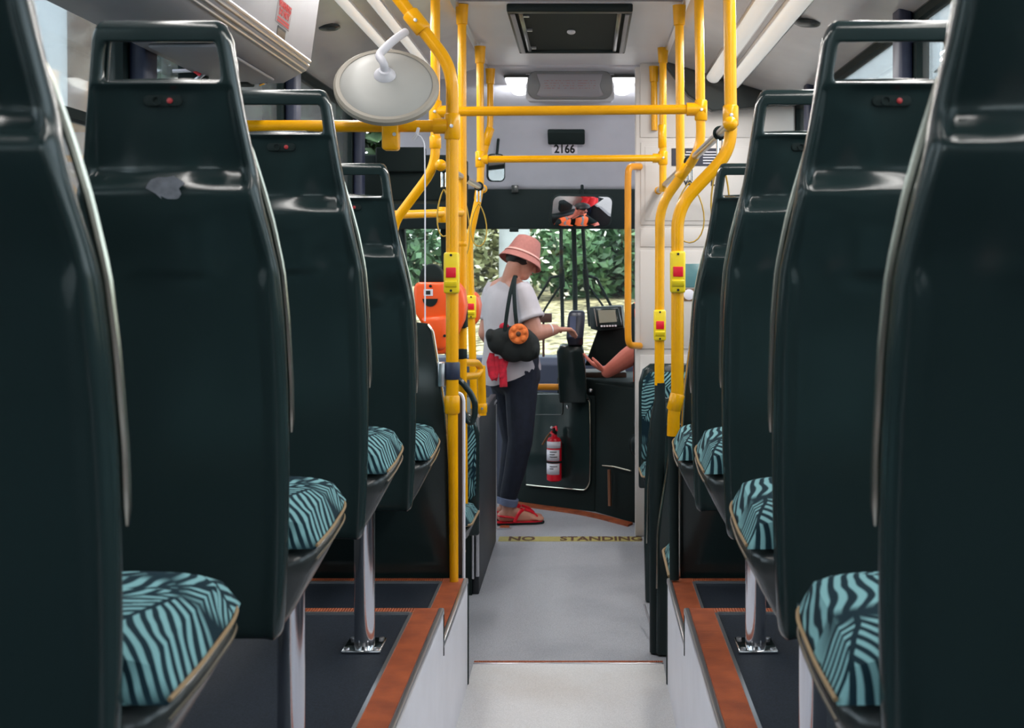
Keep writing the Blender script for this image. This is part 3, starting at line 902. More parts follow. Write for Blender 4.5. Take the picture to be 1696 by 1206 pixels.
# second left tube, bent outward
r, p = pole([(721, -43, 5.1), (721, 277, 5.1), (655, 365, 5.1), (648, 400, 5.1), (648, 900, 5.1)], 'yellow pole left of the main pole, bending outward behind the farthest left seat')
clampon(r, P(721, 186, 5.1), (0, 0, 1), .0245, .045)
clampon(r, P(721, 236, 5.1), (0, 0, 1), .0225, .025, screw=False, name='collar')
r, p = pole([(650, 356, 5.1), (764, 352, 5.62)], 'short horizontal yellow rail low behind the farthest left seat', .0165, name='grab_rail', cat='rail')
clampon(r, P(733, 356, 5.47), (0, 0, 1), .02, .032)
# rail across the aisle, near
r, p = pole([(721, 185, 5.1), (1160, 181, 5.1)], 'long yellow rail across the aisle overhead, the upper and nearer one', .0185, name='grab_rail', cat='rail')
ob('end_socket', MB().tube([P(1137, 181, 5.1), P(1168, 181, 5.1)], .0255, 16), M['yellow'], r)
ob('end_socket', MB().tube([P(721, 185, 5.1), P(740, 185, 5.1)], .0235, 16), M['yellow'], r)
# farther aisle rail
r, p = pole([(795, 264, 6.6), (1098, 262, 6.77)], 'long yellow rail across the aisle overhead, the lower and farther one below 2166', .0175, name='grab_rail', cat='rail')
ob('end_socket', MB().tube([P(1081, 262, 6.77), P(1102, 262, 6.77)], .024, 14), M['yellow'], r)
ob('end_socket', MB().tube([P(791, 264, 6.6), P(808, 264, 6.6)], .024, 14), M['yellow'], r)
# left row
r, p = pole([(765, 8, 5.64), (766, 330, 5.64), (766, 640, 5.64), (768, 840, 5.64)], 'yellow pole with the orange ticket validator, just right of the main left pole', .0185, cap_top=True)
clampon(r, P(765, 586, 5.64), (0, 0, 1), .0225, .022, m='matte_black', name='band', screw=False)
clampon(r, P(766, 404, 5.64), (0, 0, 1), .020, .012, name='collar', screw=False)
r, p = pole([(795, 77, 6.6), (796, 312, 6.6), (777, 398, 6.6), (783, 600, 6.6), (786, 692, 6.6)], 'yellow pole with small stop button left of the woman, kinked below the straps', .0185, cap_top=True)
clampon(r, P(795, 264, 6.6), (0, 0, 1), .0235, .04)
r, p = pole([(812, 114, 7.33), (812, 214, 7.33), (800, 262, 7.33), (790, 330, 7.33)], 'short yellow pole at the left front, next to the small black mirror', .0175, cap_top=True)
clampon(r, P(808, 226, 7.33), (12, 0, 40), .024, .05, name='collar', screw=False)
r, p = pole([(797, 606, 6.1), (799, 688, 6.1)], 'short upright yellow stub on top of the black box, left of the woman', .019)
clampon(r, P(799, 676, 6.1), (0, 0, 1), .022, .022)
r, p = pole([(766, 601, 5.64), (790, 601, 6.0), (797, 611, 6.1), (790, 622, 6.0), (766, 624, 5.64)], 'yellow loop rail joining the poles beside the black box', .016, bend=.03, name='grab_rail', cat='rail')
# right side
r, p = pole([(1206, -158, 4.08), (1211, 250, 4.08), (1122, 343, 4.08), (1122, 655, 4.08), (1116, 684, 4.08), (1115, 722, 4.08)], 'thick yellow pole with red stop button, right of the aisle and nearest', .0195)
clampon(r, P(1210, 192, 4.08), (0, 0, 1), .0245, .032)
clampon(r, P(1119, 666, 4.08), (.25, 0, 1), .0225, .027, name='collar', screw=False)
ob('foot_sleeve', MB().tube([P(1115, 718, 4.08), P(1117, 960, 4.08)], [.0155, .0145], 12), M['matte_black'], r)
r, p = pole([(1157, -38, 5.1), (1161, 247, 5.1), (1093, 341, 5.1), (1092, 638, 5.1)], 'yellow pole with small stop button, right of the aisle, second from the camera', .0185)
clampon(r, P(1161, 183, 5.1), (0, 0, 1), .0245, .04)
clampon(r, P(1131, 285, 5.1), (68, 0, 94), .0215, .03, name='collar', screw=False)
ob('foot_sleeve', MB().tube([P(1093, 634, 5.1), P(1093, 662, 5.1), P(1090, 700, 5.1), P(1088, 760, 5.1), P(1088, 1080, 5.1)], [.020, .021, .032, .030, .028], 12), M['black'], r)
r, p = pole([(1125, 9, 5.6), (1127, 288, 5.6)], 'yellow pole hanging from the ceiling in front of the blue notice', .0185, cap_top=True)
r, p = pole([(1098, 77, 6.77), (1098, 300, 6.77), (1098, 318, 6.77)], 'yellow pole hanging from the ceiling, holding the right end of the farther rail', .0185, cap_top=True)
clampon(r, P(1098, 262, 6.77), (0, 0, 1), .024, .035)
clampon(r, P(1097, 226, 6.77), (0, 0, 1), .0215, .06, name='collar', screw=False)
r, p = pole([(1083, 110, 7.28), (1084, 216, 7.28)], 'short yellow pole at the edge of the cream partition, farthest on the right', .0175, cap_top=True)
# amber hand rail on the partition edge
r, p = pole([(1060, 276, 7.29), (1041, 276, 7.2), (1040, 300, 7.2), (1040, 545, 7.2), (1041, 572, 7.2), (1060, 573, 7.29)], 'amber upright hand rail bracketed to the cream partition', .0185, bend=.09, m='orange_tube', name='hand_rail', cat='rail')

# strap rails with hanging straps
def strap_rail(a, b, label):
    r = thing('strap_rail', b, label, 'rail', 'polished strap rails')
    ob('tube', MB().tube([a, (Vector(a) + Vector(b)) / 2, b], .0145, 14), M['steel'], r)
    for q in (a, b):
        ob('end_joint', MB().ell(q, (.022, .022, .022)), M['yellow'], r)
    return r
RA, RB = Vector((.437, 3.98, 1.915)), Vector((.404, 7.26, 1.90))
LA, LB = Vector((-.53, 4.9, 1.86)), Vector((-.515, 6.75, 1.88))
strap_rail(RA, RB, 'polished strap rail running forward along the right side of the aisle')
strap_rail(LA, LB, 'polished strap rail running forward along the left side of the aisle')
def strap(px, Y, A, B, ytop, ybot, wpx, label):
    t = (Y - A.y) / (B.y - A.y)
    c = A.lerp(B, t)
    r = thing('hand_strap', (c.x, Y, P(0, ybot, Y).z), label, 'hand strap', 'yellow hand straps on the rails')
    zb, w = P(0, ybot, Y).z, wpx * Y / FPX / 2
    top = c.z - .085
    pts = []
    for i in range(25):
        a = 2 * math.pi * i / 24
        s = math.sin(a / 2)
        pts.append((c.x + w * math.sin(a) * (s ** .6 if s > 0 else 0) * 1.2, Y, top - (top - zb) * (1 - math.cos(a)) / 2))
    ob('loop', MB().tube(pts, .0065, 8, sx=.45, up=(0, 1, 0)), M['strap'], r)
    ob('buckle', MB().tube([(c.x - .008, Y, c.z - .02), (c.x - .008, Y, top + .01), (c.x + .008, Y, top + .01), (c.x + .008, Y, c.z - .02)], .005, 8), M['chrome'], r)
    ob('hanger', MB().tube([(c.x + .019 * math.cos(a_ * math.pi / 8), Y, c.z + .019 * math.sin(a_ * math.pi / 8)) for a_ in range(17)], .005, 8), M['matte_black'], r)
M['strap'] = mat('mustard webbing', srgb(176, 140, 40), .65)
strap(0, 5.0, LA, LB, 300, 392, 22, 'yellow hand strap on the left rail, half hidden behind the main left pole')
strap(0, 5.75, LA, LB, 310, 425, 20, 'yellow hand strap on the left rail, in the middle between the poles')
strap(0, 6.5, LA, LB, 335, 408, 26, 'yellow hand strap on the left rail, farthest and hanging before the greenery')
strap(0, 4.25, RA, RB, 300, 385, 30, 'yellow hand strap on the right rail, nearest, beside the farthest right seat')
strap(0, 5.35, RA, RB, 330, 402, 48, 'yellow hand strap on the right rail, wide loop behind the thick yellow pole')

# stop buttons
def stop_button(px, y0, y1, Y, label, w=.023):
    c = P(px, (y0 + y1) / 2, Y)
    h = (y1 - y0) / 2 * Y / FPX
    r = thing('stop_button', (c.x, Y - .02, c.z - h), label, 'stop button', 'stop buttons on the poles')
    hs = ob('housing', MB().box(c.x - w, c.x + w, Y - .030, Y + .012, c.z - h, c.z + h), M['lemon'], r, bevel=.007)
    ob('button', MB().box(c.x - w * .66, c.x + w * .66, Y - .034, Y - .028, c.z - w * .62, c.z + w * .72), M['red'], r, bevel=.002)
    ob('thumb_rest', MB().prism([(Y - .030, c.z - h * .72), (Y - .030, c.z - h * .34), (Y - .038, c.z - h * .40), (Y - .036, c.z - h * .62)], 'x', c.x - w * .8, c.x + w * .8), M['lemon'], r, bevel=.002)
    for s in (-1, 1):
        ob('screw', MB().lathe([(.004, 0), (.004, .002)], (c.x, Y - .030, c.z + s * h * .86), 10, Matrix.Rotation(math.pi / 2, 3, 'X')), M['ink'], r)
stop_button(748.5, 418, 486, 4.08, 'yellow stop button unit with red square on the thick left pole')
stop_button(781, 489, 527, 6.6, 'small yellow stop button unit with red square, next to the woman')
stop_button(1122, 416, 485, 4.08, 'yellow stop button unit with red square on the nearest right pole')
stop_button(1092.5, 513, 564, 5.1, 'small yellow stop button unit with red square on the second right pole')

# round mirror on its white arm, seen from the back
nb = Vector((.10, -.78, .62)).normalized()
mc = P(640, 141, 3.98)
Rm = Vector((0, 0, 1)).rotation_difference(nb).to_matrix()
rm = thing('round_mirror', mc, 'round grey back of a convex mirror hanging on a white arm, upper left', 'mirror')
ob('back', MB().lathe([(.001, .030), (.03, .028), (.09, .018), (.140, .004), (.143, 0), (.143, -.008), (.001, -.008)], mc, 48, Rm), mat('mirror back', srgb(150, 150, 147), .5), rm)
ob('rim', MB().lathe([(.138, .006), (.150, .007), (.157, 0), (.157, -.014), (.147, -.016), (.140, -.01)], mc, 48, Rm, cap=False), mat('mirror rim', srgb(142, 136, 126), .5), rm)
ob('lens', MB().lathe([(.143, -.010), (.12, -.022), (.07, -.034), (.001, -.040)], mc, 48, Rm), M['mirror'], rm)
hub = mc + Rm @ Vector((-.006, .012, .028))
ob('hub', MB().lathe([(.033, 0), (.032, .004), (.024, .012), (.018, .022)], hub, 24, Rm), M['white'], rm)
arm = [hub + nb * .012, hub + nb * .035 + Vector((-.002, 0, .012)), P(626, 92, 3.96), P(650, 68, 4.0), P(672, 53, 4.06)]
ob('arm', MB().tube(fillet(arm, .03), .0125, 14), M['white'], rm)
cd = [P(690, 224, 4.03), P(697, 226, 4.03), P(703, 238, 4.03), P(704, 300, 4.03), P(704, 532, 4.03)]
cr = thing('cord', cd[-1], 'thin white cord hanging straight down from the yellow rail', 'cord')
ob('line', MB().tube(fillet(cd, .02), .0022, 8), M['sticker'], cr)
ob('clip', MB().tube([P(693, 213, 4.05), P(690, 224, 4.03), P(684, 232, 4.03)], .0055, 8), M['white'], cr)

# ticket validator on its pole
YV = 5.52
vt = thing('ticket_validator', P(730, 585, YV), 'orange ticket validator with black slot and dark domed top behind the main left pole', 'validator')
def pzpoly(pts, Y): return [(P(a, b, Y).x, P(a, b, Y).z) for a, b in pts]
ob('body', MB().prism(pzpoly([(690, 474), (696, 467), (760, 467), (770, 480), (774, 505), (770, 530), (748, 578), (740, 584), (726, 585), (721, 576), (714, 552), (700, 530), (691, 515)], YV), 'y', YV - .10, YV + .045), M['orange'], vt, bevel=.022, seg=3)
ob('lower_shell', MB().prism(pzpoly([(700, 524), (748, 520), (744, 576), (728, 580), (722, 572)], YV), 'y', YV - .115, YV - .05), M['orange'], vt, bevel=.02, seg=3)
dome = [(697 + 20 * (1 - math.cos(math.pi * i / 12)), 468 - 31 * math.sin(math.pi * i / 12) ** .8) for i in range(13)]
ob('dome', MB().prism(pzpoly(dome, YV), 'y', YV - .07, YV + .02), M['matte_black'], vt, bevel=.008)
slot = [(699, 495), (726, 495)] + [(712.5 + 12.5 * math.cos(math.pi * i / 8), 495 + 13 * math.sin(math.pi * i / 8)) for i in range(9)]
ob('slot', MB().prism(pzpoly(slot, YV - .1), 'y', YV - .104, YV - .095), M['matte_black'], vt)
st = ob('sticker', MB().prism(pzpoly([(702, 479), (717, 479), (717, 490), (702, 490)], YV - .1), 'y', YV - .103, YV - .098), M['sticker'], vt)
ob('print_mark', MB().prism(pzpoly([(705, 481.5), (713, 481.5), (713, 488), (705, 488)], YV - .1), 'y', YV - .1038, YV - .1028), M['ink'], st)
for (a, b) in ((713, 474), (737, 556)):
    c = P(a, b, YV - .102)
    ob('screw_hole', MB().lathe([(.006, 0), (.006, .004)], (c.x, YV - (.101 if b < 500 else .116), c.z), 10, Matrix.Rotation(math.pi / 2, 3, 'X')), M['matte_black'], vt)
ob('clamp', MB().box(P(752, 0, YV).x, P(770, 0, YV).x, YV + .04, YV + .145, P(0, 545, YV).z, P(0, 500, YV).z), M['matte_black'], vt, bevel=.006)
v2 = thing('ticket_validator', P(789, 530, 6.78), 'second orange ticket validator, barely showing beside the pole next to the woman', 'validator')
ob('body', MB().prism(pzpoly([(770, 490), (784, 482), (793, 488), (797, 505), (794, 528), (786, 540), (772, 540)], 6.78), 'y', 6.65, 6.85), M['orange'], v2, bevel=.02, seg=3)
ob('clamp', MB().box(P(776, 0, 6.7).x, P(784, 0, 6.7).x, 6.61, 6.66, 1.2, 1.3), M['matte_black'], v2)

# small exterior-view mirror at the left front
c = P(822, 278, 8.3)
sm = thing('small_mirror', c, 'small rounded black-framed mirror under the farther rail at the left front', 'mirror')
mn = Vector((.28, -.95, -.06)).normalized()
mu = Vector((0, 0, 1)).cross(mn).normalized() * -1
mu = mn.cross(Vector((0, 0, 1))).normalized()
mv = mu.cross(mn) * -1
ob('frame', plate(c, rrect(.058, .088, .035), mu, Vector((0, 0, 1)), mn, -.03, .0), M['matte_black'], sm, bevel=.006)
ob('glass', plate(c, rrect(.050, .080, .030), mu, Vector((0, 0, 1)), mn, .0005, .003), M['mirror'], sm)
ob('stem', MB().tube([c - mn * .02, c + Vector((0, .1, .12)), Vector((c.x, 8.5, 2.30))], .009, 8), M['matte_black'], sm)

# ------------------------------------------------------------------ low seats and boxes in the front half
def low_seat(x, y, z, face, top, w, label, shell=True):
    """face +1 looks forward, -1 looks back at the camera"""
    r = thing('low_bus_chair', (x, y, z), label, 'seat', 'low-backed seats in the low floor area')
    def T(p): return (x + p[0], y + face * p[1], z + p[2])
    def TB(mb):
        mb.v = [Vector(T(p)) for p in mb.v]; return mb
    sh = MB()
    pr = [(-w, .30), (w, .30), (w, top - .10), (w - .02, top - .03), (w - .06, top), (-w + .06, top), (-w + .02, top - .03), (-w, top - .10)]
    sh.prism(pr, 'y', 0, .035)
    ob('back_shell', TB(sh), M['shell'], r, bevel=.012)
    def bf(u, v):
        zz = .45 + (top - .04 - .45) * v; a = u * 2 - 1
        k = (max(0, 1 - abs(a) ** 6) * max(0, 1 - abs(v * 2 - 1) ** 6)) ** .4
        return Vector((a * (w - .012 - .03 * max(0, v - .75) * 4 * .5), .032 + .045 * k, zz))
    ob('back_cushion', TB(MB().grid(bf, 12, 12)), M['fern'], r)
    rr = []
    for yy, zt, zb, wt, wb in ((.03, .405, .29, w - .01, w - .05), (.2, .405, .31, w, w - .05), (.4, .41, .37, w - .005, w - .04), (.46, .412, .39, w - .02, w - .03)):
        rr.append([(-wt, yy, zt), (-wb, yy, zb), (wb, yy, zb), (wt, yy, zt)])
    ob('seat_pan', TB(MB().rings(rr)), M['pan'], r, bevel=.01)
    cu = cushion_mb(w - .002, .02, .465, .408, .462)
    ob('cushion', TB(cu), M['fern'], r)
    pp = [(-w, .06, .412), (-w, .42, .424), (-w + .03, .468, .428), (w - .03, .468, .428), (w, .42, .424), (w, .06, .412)]
    ob('piping', MB().tube([T(q) for q in fillet(pp, .04, 4)], .005, 8), M['tan'], r)
    ob('pedestal', TB(MB().lathe([(.03, 0), (.03, .31)], (0, .25, 0), 14)), M['steel'], r)
    return r
low_seat(-.635, 4.42, .03, 1, .74, .2, 'low-backed teal fern seat facing forward, left, just past the modesty screen')
ls = low_seat(-.655, 5.78, .02, -1, .84, .2, 'low-backed teal fern seat facing the camera, left, under the black grab loop')
low_seat(.485, 4.42, .03, 1, .78, .2, 'low-backed teal fern seat facing forward, right, just past the modesty screen')
low_seat(.49, 7.0, .02, -1, .955, .205, 'low-backed teal fern seat facing the camera against the cream partition')
gl = [P(758, 628, 5.6), P(766, 634, 5.6), P(780, 652, 5.6), P(787, 668, 5.6), P(786, 690, 5.6), P(780, 702, 5.6), P(772, 694, 5.6), P(764, 676, 5.6)]
tag(ob('grab_loop', MB().tube(fillet(gl, .03), .013, 12), M['shell']), 'bent black grab loop on top of the teal seat beside the main left pole', 'grab handle')
(ob('yellow_edge_strip', MB().box(P(786, 0, 5.9).x, P(789.5, 0, 5.9).x, 5.88, 5.90, P(0, 776, 5.9).z, P(0, 716, 5.9).z), M['lemon'], ls))
sp = [P(752, 651, 4.30), P(764, 652, 4.30), P(768, 662, 4.30), Vector((P(768, 0, 4.30).x, 4.30, 0))]
ss = thing('side_screen', sp[-1], 'clear side screen with a pale bent tube edge right of the main left pole', 'screen')
ob('tube_edge', MB().tube(fillet(sp, .02), .0055, 10), M['sticker'], ss)
ob('pane', MB().box(P(757, 0, 4.3).x, P(767, 0, 4.3).x, 4.297, 4.303, P(0, 952, 4.3).z, P(0, 654, 4.3).z), mat('brown edge film', srgb(70, 52, 44), .4), ss)

# black box with silver edges in front of the woman's side of the aisle
lb = thing('wheel_box', (-.75, 6.6, 0), 'black box with silver upright edges beside the aisle, left of the woman', 'box')
XB = -.478
ob('side_panel', MB().box(XB - .03, XB, 6.02, 7.18, 0, .795), mat('charcoal laminate', (.022, .026, .032, 1), .5, bump=.1, bscale=400), lb, bevel=.004)
ob('near_panel', MB().box(XL + .02, XB - .03, 6.0, 6.03, 0, .78), M['matte_black'], lb)
ob('far_panel', MB().box(XL + .02, XB - .03, 7.15, 7.18, 0, .78), M['matte_black'], lb)
ob('top', MB().box(XL + .02, XB - .03, 6.03, 7.15, .76, .78), M['black'], lb)
ob('edge_post', MB().tube([(XB - .006, 6.005, .085), (XB - .006, 6.005, .80)], .0085, 10), M['alu'], lb)
ob('edge_post', MB().tube([(XB - .026, 6.0, .075), (XB - .026, 6.0, .30)], .006, 10), M['alu'], lb)
ob('edge_post', MB().tube([(XB - .024, 6.0, .42), (XB - .024, 6.0, .80)], .006, 10), M['alu'], lb)
ob('edge_post', MB().tube([(XB - .002, 7.19, .05), (XB - .002, 7.19, .74)], .006, 10), M['alu'], lb)
ob('top_rail', MB().tube([(XB - .006, 6.0, .80), (XB - .006, 6.3, .803), (XB - .006, 6.55, .806)], .008, 10), M['alu'], lb)
ob('top_rail', MB().tube([(XB - .004, 7.05, .757), (XB - .004, 7.2, .757)], .009, 10), M['alu'], lb)

# black low panels on the right
def low_back(pts, Y, label, edge, ledge):
    r = thing('low_divider', P(pts[0][0], pts[0][1], Y), label, 'panel', 'black low panels on the right')
    ob('shell', MB().prism(pzpoly(pts, Y), 'y', Y, Y + .05), M['shell'], r, bevel=.014, seg=3)
    ob('edge_line', MB().tube(fillet([P(a, b, Y - .004) for a, b in edge], .04), .0038, 8), M['edge'], r)
    ob('ledge', MB().tube([P(a, b, Y - .002) for a, b in ledge], .012, 10), M['shell'], r)
low_back([(1087, 1088), (1088, 890), (1093, 840), (1103, 775), (1108, 757), (1114, 750), (1240, 750), (1240, 1088)], 5.05, 'tall black low panel standing on the grey floor at the right, nearest to the step', [(1108, 752), (1103, 790), (1093, 850), (1089, 880), (1088, 975)], [(1112, 766), (1200, 766)])
low_back([(1069, 1000), (1067, 900), (1068, 800), (1074, 720), (1080, 678), (1086, 664), (1094, 660), (1200, 660), (1200, 1000)], 5.86, 'black low panel at the right behind the nearest one, below the second yellow pole', [(1101, 678), (1087, 712), (1081, 760), (1073, 800), (1071, 900)], [(1078, 704), (1140, 704)])
ob('brass_latch', MB().tube([P(1067, 1001, 5.5), P(1079, 1040, 5.3)], .004, 8), M['steel'])
tag(bpy.data.objects['brass_latch'], 'thin steel stay at the foot of the black low panels on the right', 'stay')
bpy.data.objects['brass_latch'].name = 'steel_stay'
# side window and things on the driver's shelf glimpsed past the partition
# ------------------------------------------------------------------ driver's cab front
CA, CB, CC = Vector((-.43, 8.36, 0)), Vector((.062, 8.03, 0)), Vector((.303, 7.66, 0))
def wall_frame(a, b):
    u = (b - a).normalized()
    n = Vector((u.y, -u.x, 0))
    if n.y > 0: n = -n
    return u, n
def hit(px, py, a, n):
    d = P(px, py, 1.0) - Vector((0, 0, CAMZ))
    t = (a - Vector((0, 0, CAMZ))).dot(n) / d.dot(n)
    return Vector((0, 0, CAMZ)) + d * t
u1, n1 = wall_frame(CA, CB)
u2, n2 = wall_frame(CB, CC)
cab = thing('driver_cab', (.0, 8.1, 0), 'black angular front of the driver cab behind the fire extinguisher', 'cab')
def wall_piece(a, b, z0, z1, th, n):
    mb = MB()
    q = [a, b, b - n * th, a - n * th]
    mb.rings([[Vector((p.x, p.y, z)) for p in q] for z in (z0, z1)])
    return mb
ob('left_wall', wall_piece(CA, CB, .0, .70, .05, n1), M['matte_black'], cab, bevel=.006)
ob('right_wall', wall_piece(CB, CC, .0, .78, .05, n2), M['matte_black'], cab, bevel=.006)
# kick step edge in terracotta following the wall, and the raised cab floor
ke = [CA + n1 * .02 + Vector((-.1, .067, 0)), CB + n1 * .03 + n2 * .02, CC + n2 * .03]
kp = fillet([Vector((p.x, p.y, .012)) for p in ke], .25, 10)
mb = MB()
mb.rings([[p + Vector((0, -.0, 0)), p + Vector((-.03, -.07, 0)), p + Vector((-.03, -.07, -.012)), p + Vector((0, 0, -.012))] for p in kp], True)
struct(ob('trim_%d' % k, mb, M['rust_x'])); k += 1
# hinged door with bright edge, pocket outline and keyhole
dpts = [hit(a, b, CA + n1 * .012, n1) for a, b in ((872, 652), (972, 652), (979, 662), (979, 802), (972, 812), (872, 806))]
mb = MB()
mb.rings([[p + n1 * d for p in dpts] for d in (-.012, .012)])
door = ob('door', mb, M['shell'], cab, bevel=.006)
ob('edge_strip', MB().tube(fillet([hit(a, b, CA + n1 * .026, n1) for a, b in ((970, 660), (977, 664), (978, 700), (978, 760), (977, 800), (970, 812), (900, 806), (872, 803))], .03), .0042, 8), M['edge'], door)
ob('pocket_edge', MB().tube(fillet([hit(a, b, CA + n1 * .026, n1) for a, b in ((885, 687), (932, 687), (932, 655))], .02), .003, 8), M['pan'], door)
c = hit(940, 674, CA + n1 * .026, n1)
ob('keyhole', MB().ell(c, (.008, .006, .012)), M['chrome'], door)
c = hit(978, 647, CA + n1 * .03, n1)
ob('hinge', MB().ell(c, (.014, .01, .012)), M['steel'], door)
a, b = hit(1009, 778, CB + n2 * .03, n2), hit(1010, 838, CB + n2 * .03, n2)
ob('copper_bar', MB().tube([a, b], .011, 10), mat('copper', srgb(170, 120, 96), .3, metal=.8), cab)
ob('ledge', MB().tube([hit(998, 771, CB + n2 * .02, n2), hit(1018, 773, CB + n2 * .02, n2), hit(1045, 780, CB + n2 * .02, n2)], .005, 8), M['edge'], cab)
# counter top behind the wall
ct = tag(ob('cab_counter', MB().prism([(-.17, 8.22), (.04, 8.08), (.30, 7.70), (.36, 7.74), (.36, 8.68), (-.1, 8.68)], 'z', .66, .80), M['matte_black'], bevel=.012), 'black counter of the driver cab beneath the ticket console', 'counter')
ob('tray', MB().box(.0, .26, 8.2, 8.5, .795, .83), mat('brown tray', srgb(60, 44, 34), .6), ct, bevel=.006)
# orange grab bar on the cab front
pa, pb = P(876, 641, 7.98), P(932, 641, 7.98)
gb = tag(ob('grab_bar', MB().tube(fillet([pa + Vector((0, .12, 0)), pa, pb, pb + Vector((0, .10, 0))], .05), .019, 14), M['orange_tube']), 'short orange grab bar across the black cab front beside the woman', 'grab bar')

# fare pedestal and card reader
fp = thing('fare_pedestal', P(945, 665, 8.02), 'black fare pedestal under the card reader', 'pedestal')
mb = MB()
rr = []
for py, x0, x1 in ((668, 926, 972), (600, 923, 969), (583, 922, 967), (572, 928, 965)):
    q = [P(x0, py, 7.95), P(x1, py, 7.95)]
    rr.append([q[0], q[1], Vector((q[1].x, 8.15, q[1].z)), Vector((q[0].x, 8.15, q[0].z))])
mb.rings(rr)
ob('column', mb, M['shell'], fp, bevel=.012)
ob('column_edge', MB().tube([P(965, 585, 7.945), P(969, 610, 7.945), P(971, 645, 7.945)], .003, 8), M['edge'], fp)
rd = thing('card_reader', P(952, 575, 7.95), 'dark blue card reader that the woman is touching', 'card reader')
rr = []
for py, x0, x1, yy in ((572, 941, 966, 7.93), (560, 938, 966, 7.90), (528, 940, 969, 7.93), (519, 942, 969, 7.945), (515, 946, 966, 7.96)):
    a, b = P(x0, py, yy), P(x1, py, yy)
    rr.append([a, a.lerp(b, .55) + Vector((0, -.015, 0)), b, Vector((b.x, 8.06, b.z)), Vector((a.x, 8.06, a.z))])
ob('body', MB().rings(rr), mat('reader plastic', srgb(30, 36, 52), .35), rd, bevel=.006)
pp = [P(943, 558, 7.892), P(953, 558, 7.88), P(954, 524, 7.91), P(944, 524, 7.922)]
mb = MB(); mb.rings([[p + Vector((0, d, 0)) for p in pp] for d in (0, .01)])
ob('touch_pad', mb, mat('reader pad', srgb(70, 80, 108), .3), rd)

# ticket console with its screen
tcn = thing('ticket_console', P(1003, 592, 8.05), 'black ticket console with a grey screen and a row of buttons by the driver', 'console')
def quad_box(pts, Y0, Y1): 
    f = [P(a, b, y) for (a, b), y in zip(pts, Y0)]
    return MB().rings([f, [Vector((p.x + .02, Y1, p.z)) for p in f]])
ob('housing', quad_box([(975, 509), (1029, 507), (1033, 545), (992, 548), (978, 545)], (8.12, 8.0, 7.98, 8.0, 8.1), 8.22), M['black'], tcn, bevel=.008)
ob('bezel', quad_box([(986, 511), (1024, 510), (1030, 540), (992, 541)], (7.995, 7.985, 7.965, 7.975), 8.05), M['shell'], tcn, bevel=.004)
ob('screen', quad_box([(990, 514), (1018, 513), (1021, 533), (993, 535)], (7.985, 7.978, 7.965, 7.972), 8.0), mat('lcd screen', srgb(138, 138, 122), .3), tcn)
for i in range(6):
    c = P(996.5 + i * 4.6, 540.4 - i * .15, 7.962)
    ob('key', MB().obox(c, (1, 0, 0), (0, 1, 0), (0, 0, 1), .006, .004, .005), M['sticker'], tcn, bevel=.001)
ob('frame_edge', MB().tube(fillet([P(984, 511, 7.985), P(989, 541, 7.965)], .01), .003, 8), M['edge'], tcn)
ob('stand', quad_box([(990, 545), (1034, 542), (1050, 606), (968, 606)], (8.12, 8.12, 8.14, 8.14), 8.3), M['matte_black'], tcn, bevel=.01)
tag(ob('brown_ticket_box', MB().box(P(888, 0, 8.84).x, P(914, 0, 8.84).x, 8.80, 8.90, P(0, 534, 8.84).z, P(0, 519, 8.84).z).box(P(900, 0, 8.84).x - .008, P(900, 0, 8.84).x + .008, 8.85, 8.866, .875, P(0, 533, 8.84).z), mat('brown box', srgb(72, 46, 40), .5), bevel=.006), 'small brown box on a thin stand on the dashboard behind the woman forearm', 'box')

# fire extinguisher
ec = hit(918, 797, CA + n1 * .085, n1)
ex = thing('fire_extinguisher', ec, 'red fire extinguisher with white labels strapped to the black cab front', 'fire extinguisher')
z0 = ec.z
H = .27
ob('cylinder', MB().lathe([(.030, 0), (.044, .008), (.045, .02), (.045, H - .03), (.036, H - .008), (.018, H), (.016, H + .02)], ec, 24), M['red'], ex)
def band(za, zb, a0, a1, m, name, rad=.0458):
    mb = MB()
    rows = []
    for z in (za, zb):
        rows.append([ec + Vector((rad * math.cos(math.radians(a0 + (a1 - a0) * i / 14)), rad * math.sin(math.radians(a0 + (a1 - a0) * i / 14)), z)) for i in range(15)])
    mb.rings(rows, closed=False)
    return ob(name, mb, m, ex, solid=.0006)
band(.205, .245, 195, 330, M['sticker'], 'label')
lbx = band(.128, .195, 185, 315, M['sticker'], 'label')
band(.045, .112, 185, 315, M['sticker'], 'label')
for zc, w0 in ((.18, 55), (.165, 40), (.15, 60), (.092, 60), (.078, 30)):
    band(zc, zc + .005, 235, 235 + w0, M['ink'], 'print_line', .0463)
band(.114, .126, 150, 390, M['matte_black'], 'strap', .0475)
ob('valve', MB().lathe([(.017, H + .015), (.017, H + .04), (.010, H + .055)], ec, 14), M['matte_black'], ex)
ob('handle', MB().tube([ec + Vector((-.012, 0, H + .05)), ec + Vector((.012, -.01, H + .062)), ec + Vector((.016, -.05, H + .045))], .007, 8), M['red'], ex)
ob('lever', MB().tube([ec + Vector((-.012, 0, H + .035)), ec + Vector((-.02, -.04, H + .03)), ec + Vector((.0, -.06, H + .02))], .006, 8), M['red'], ex)
ob('hose', MB().tube(fillet([ec + Vector((-.012, -.01, H + .035)), ec + Vector((-.04, -.03, H + .01)), ec + Vector((-.072, -.03, H - .045))], .02), .006, 8), mat('hose', srgb(120, 78, 40), .6), ex)
ob('gauge', MB().ell(ec + Vector((-.016, -.012, H + .058)), (.008, .006, .008)), M['sticker'], ex)
ob('bracket', MB().obox(ec - n1 * .045 + Vector((0, 0, .13)), u1, n1, (0, 0, 1), .035, .012, .10), M['matte_black'], ex)

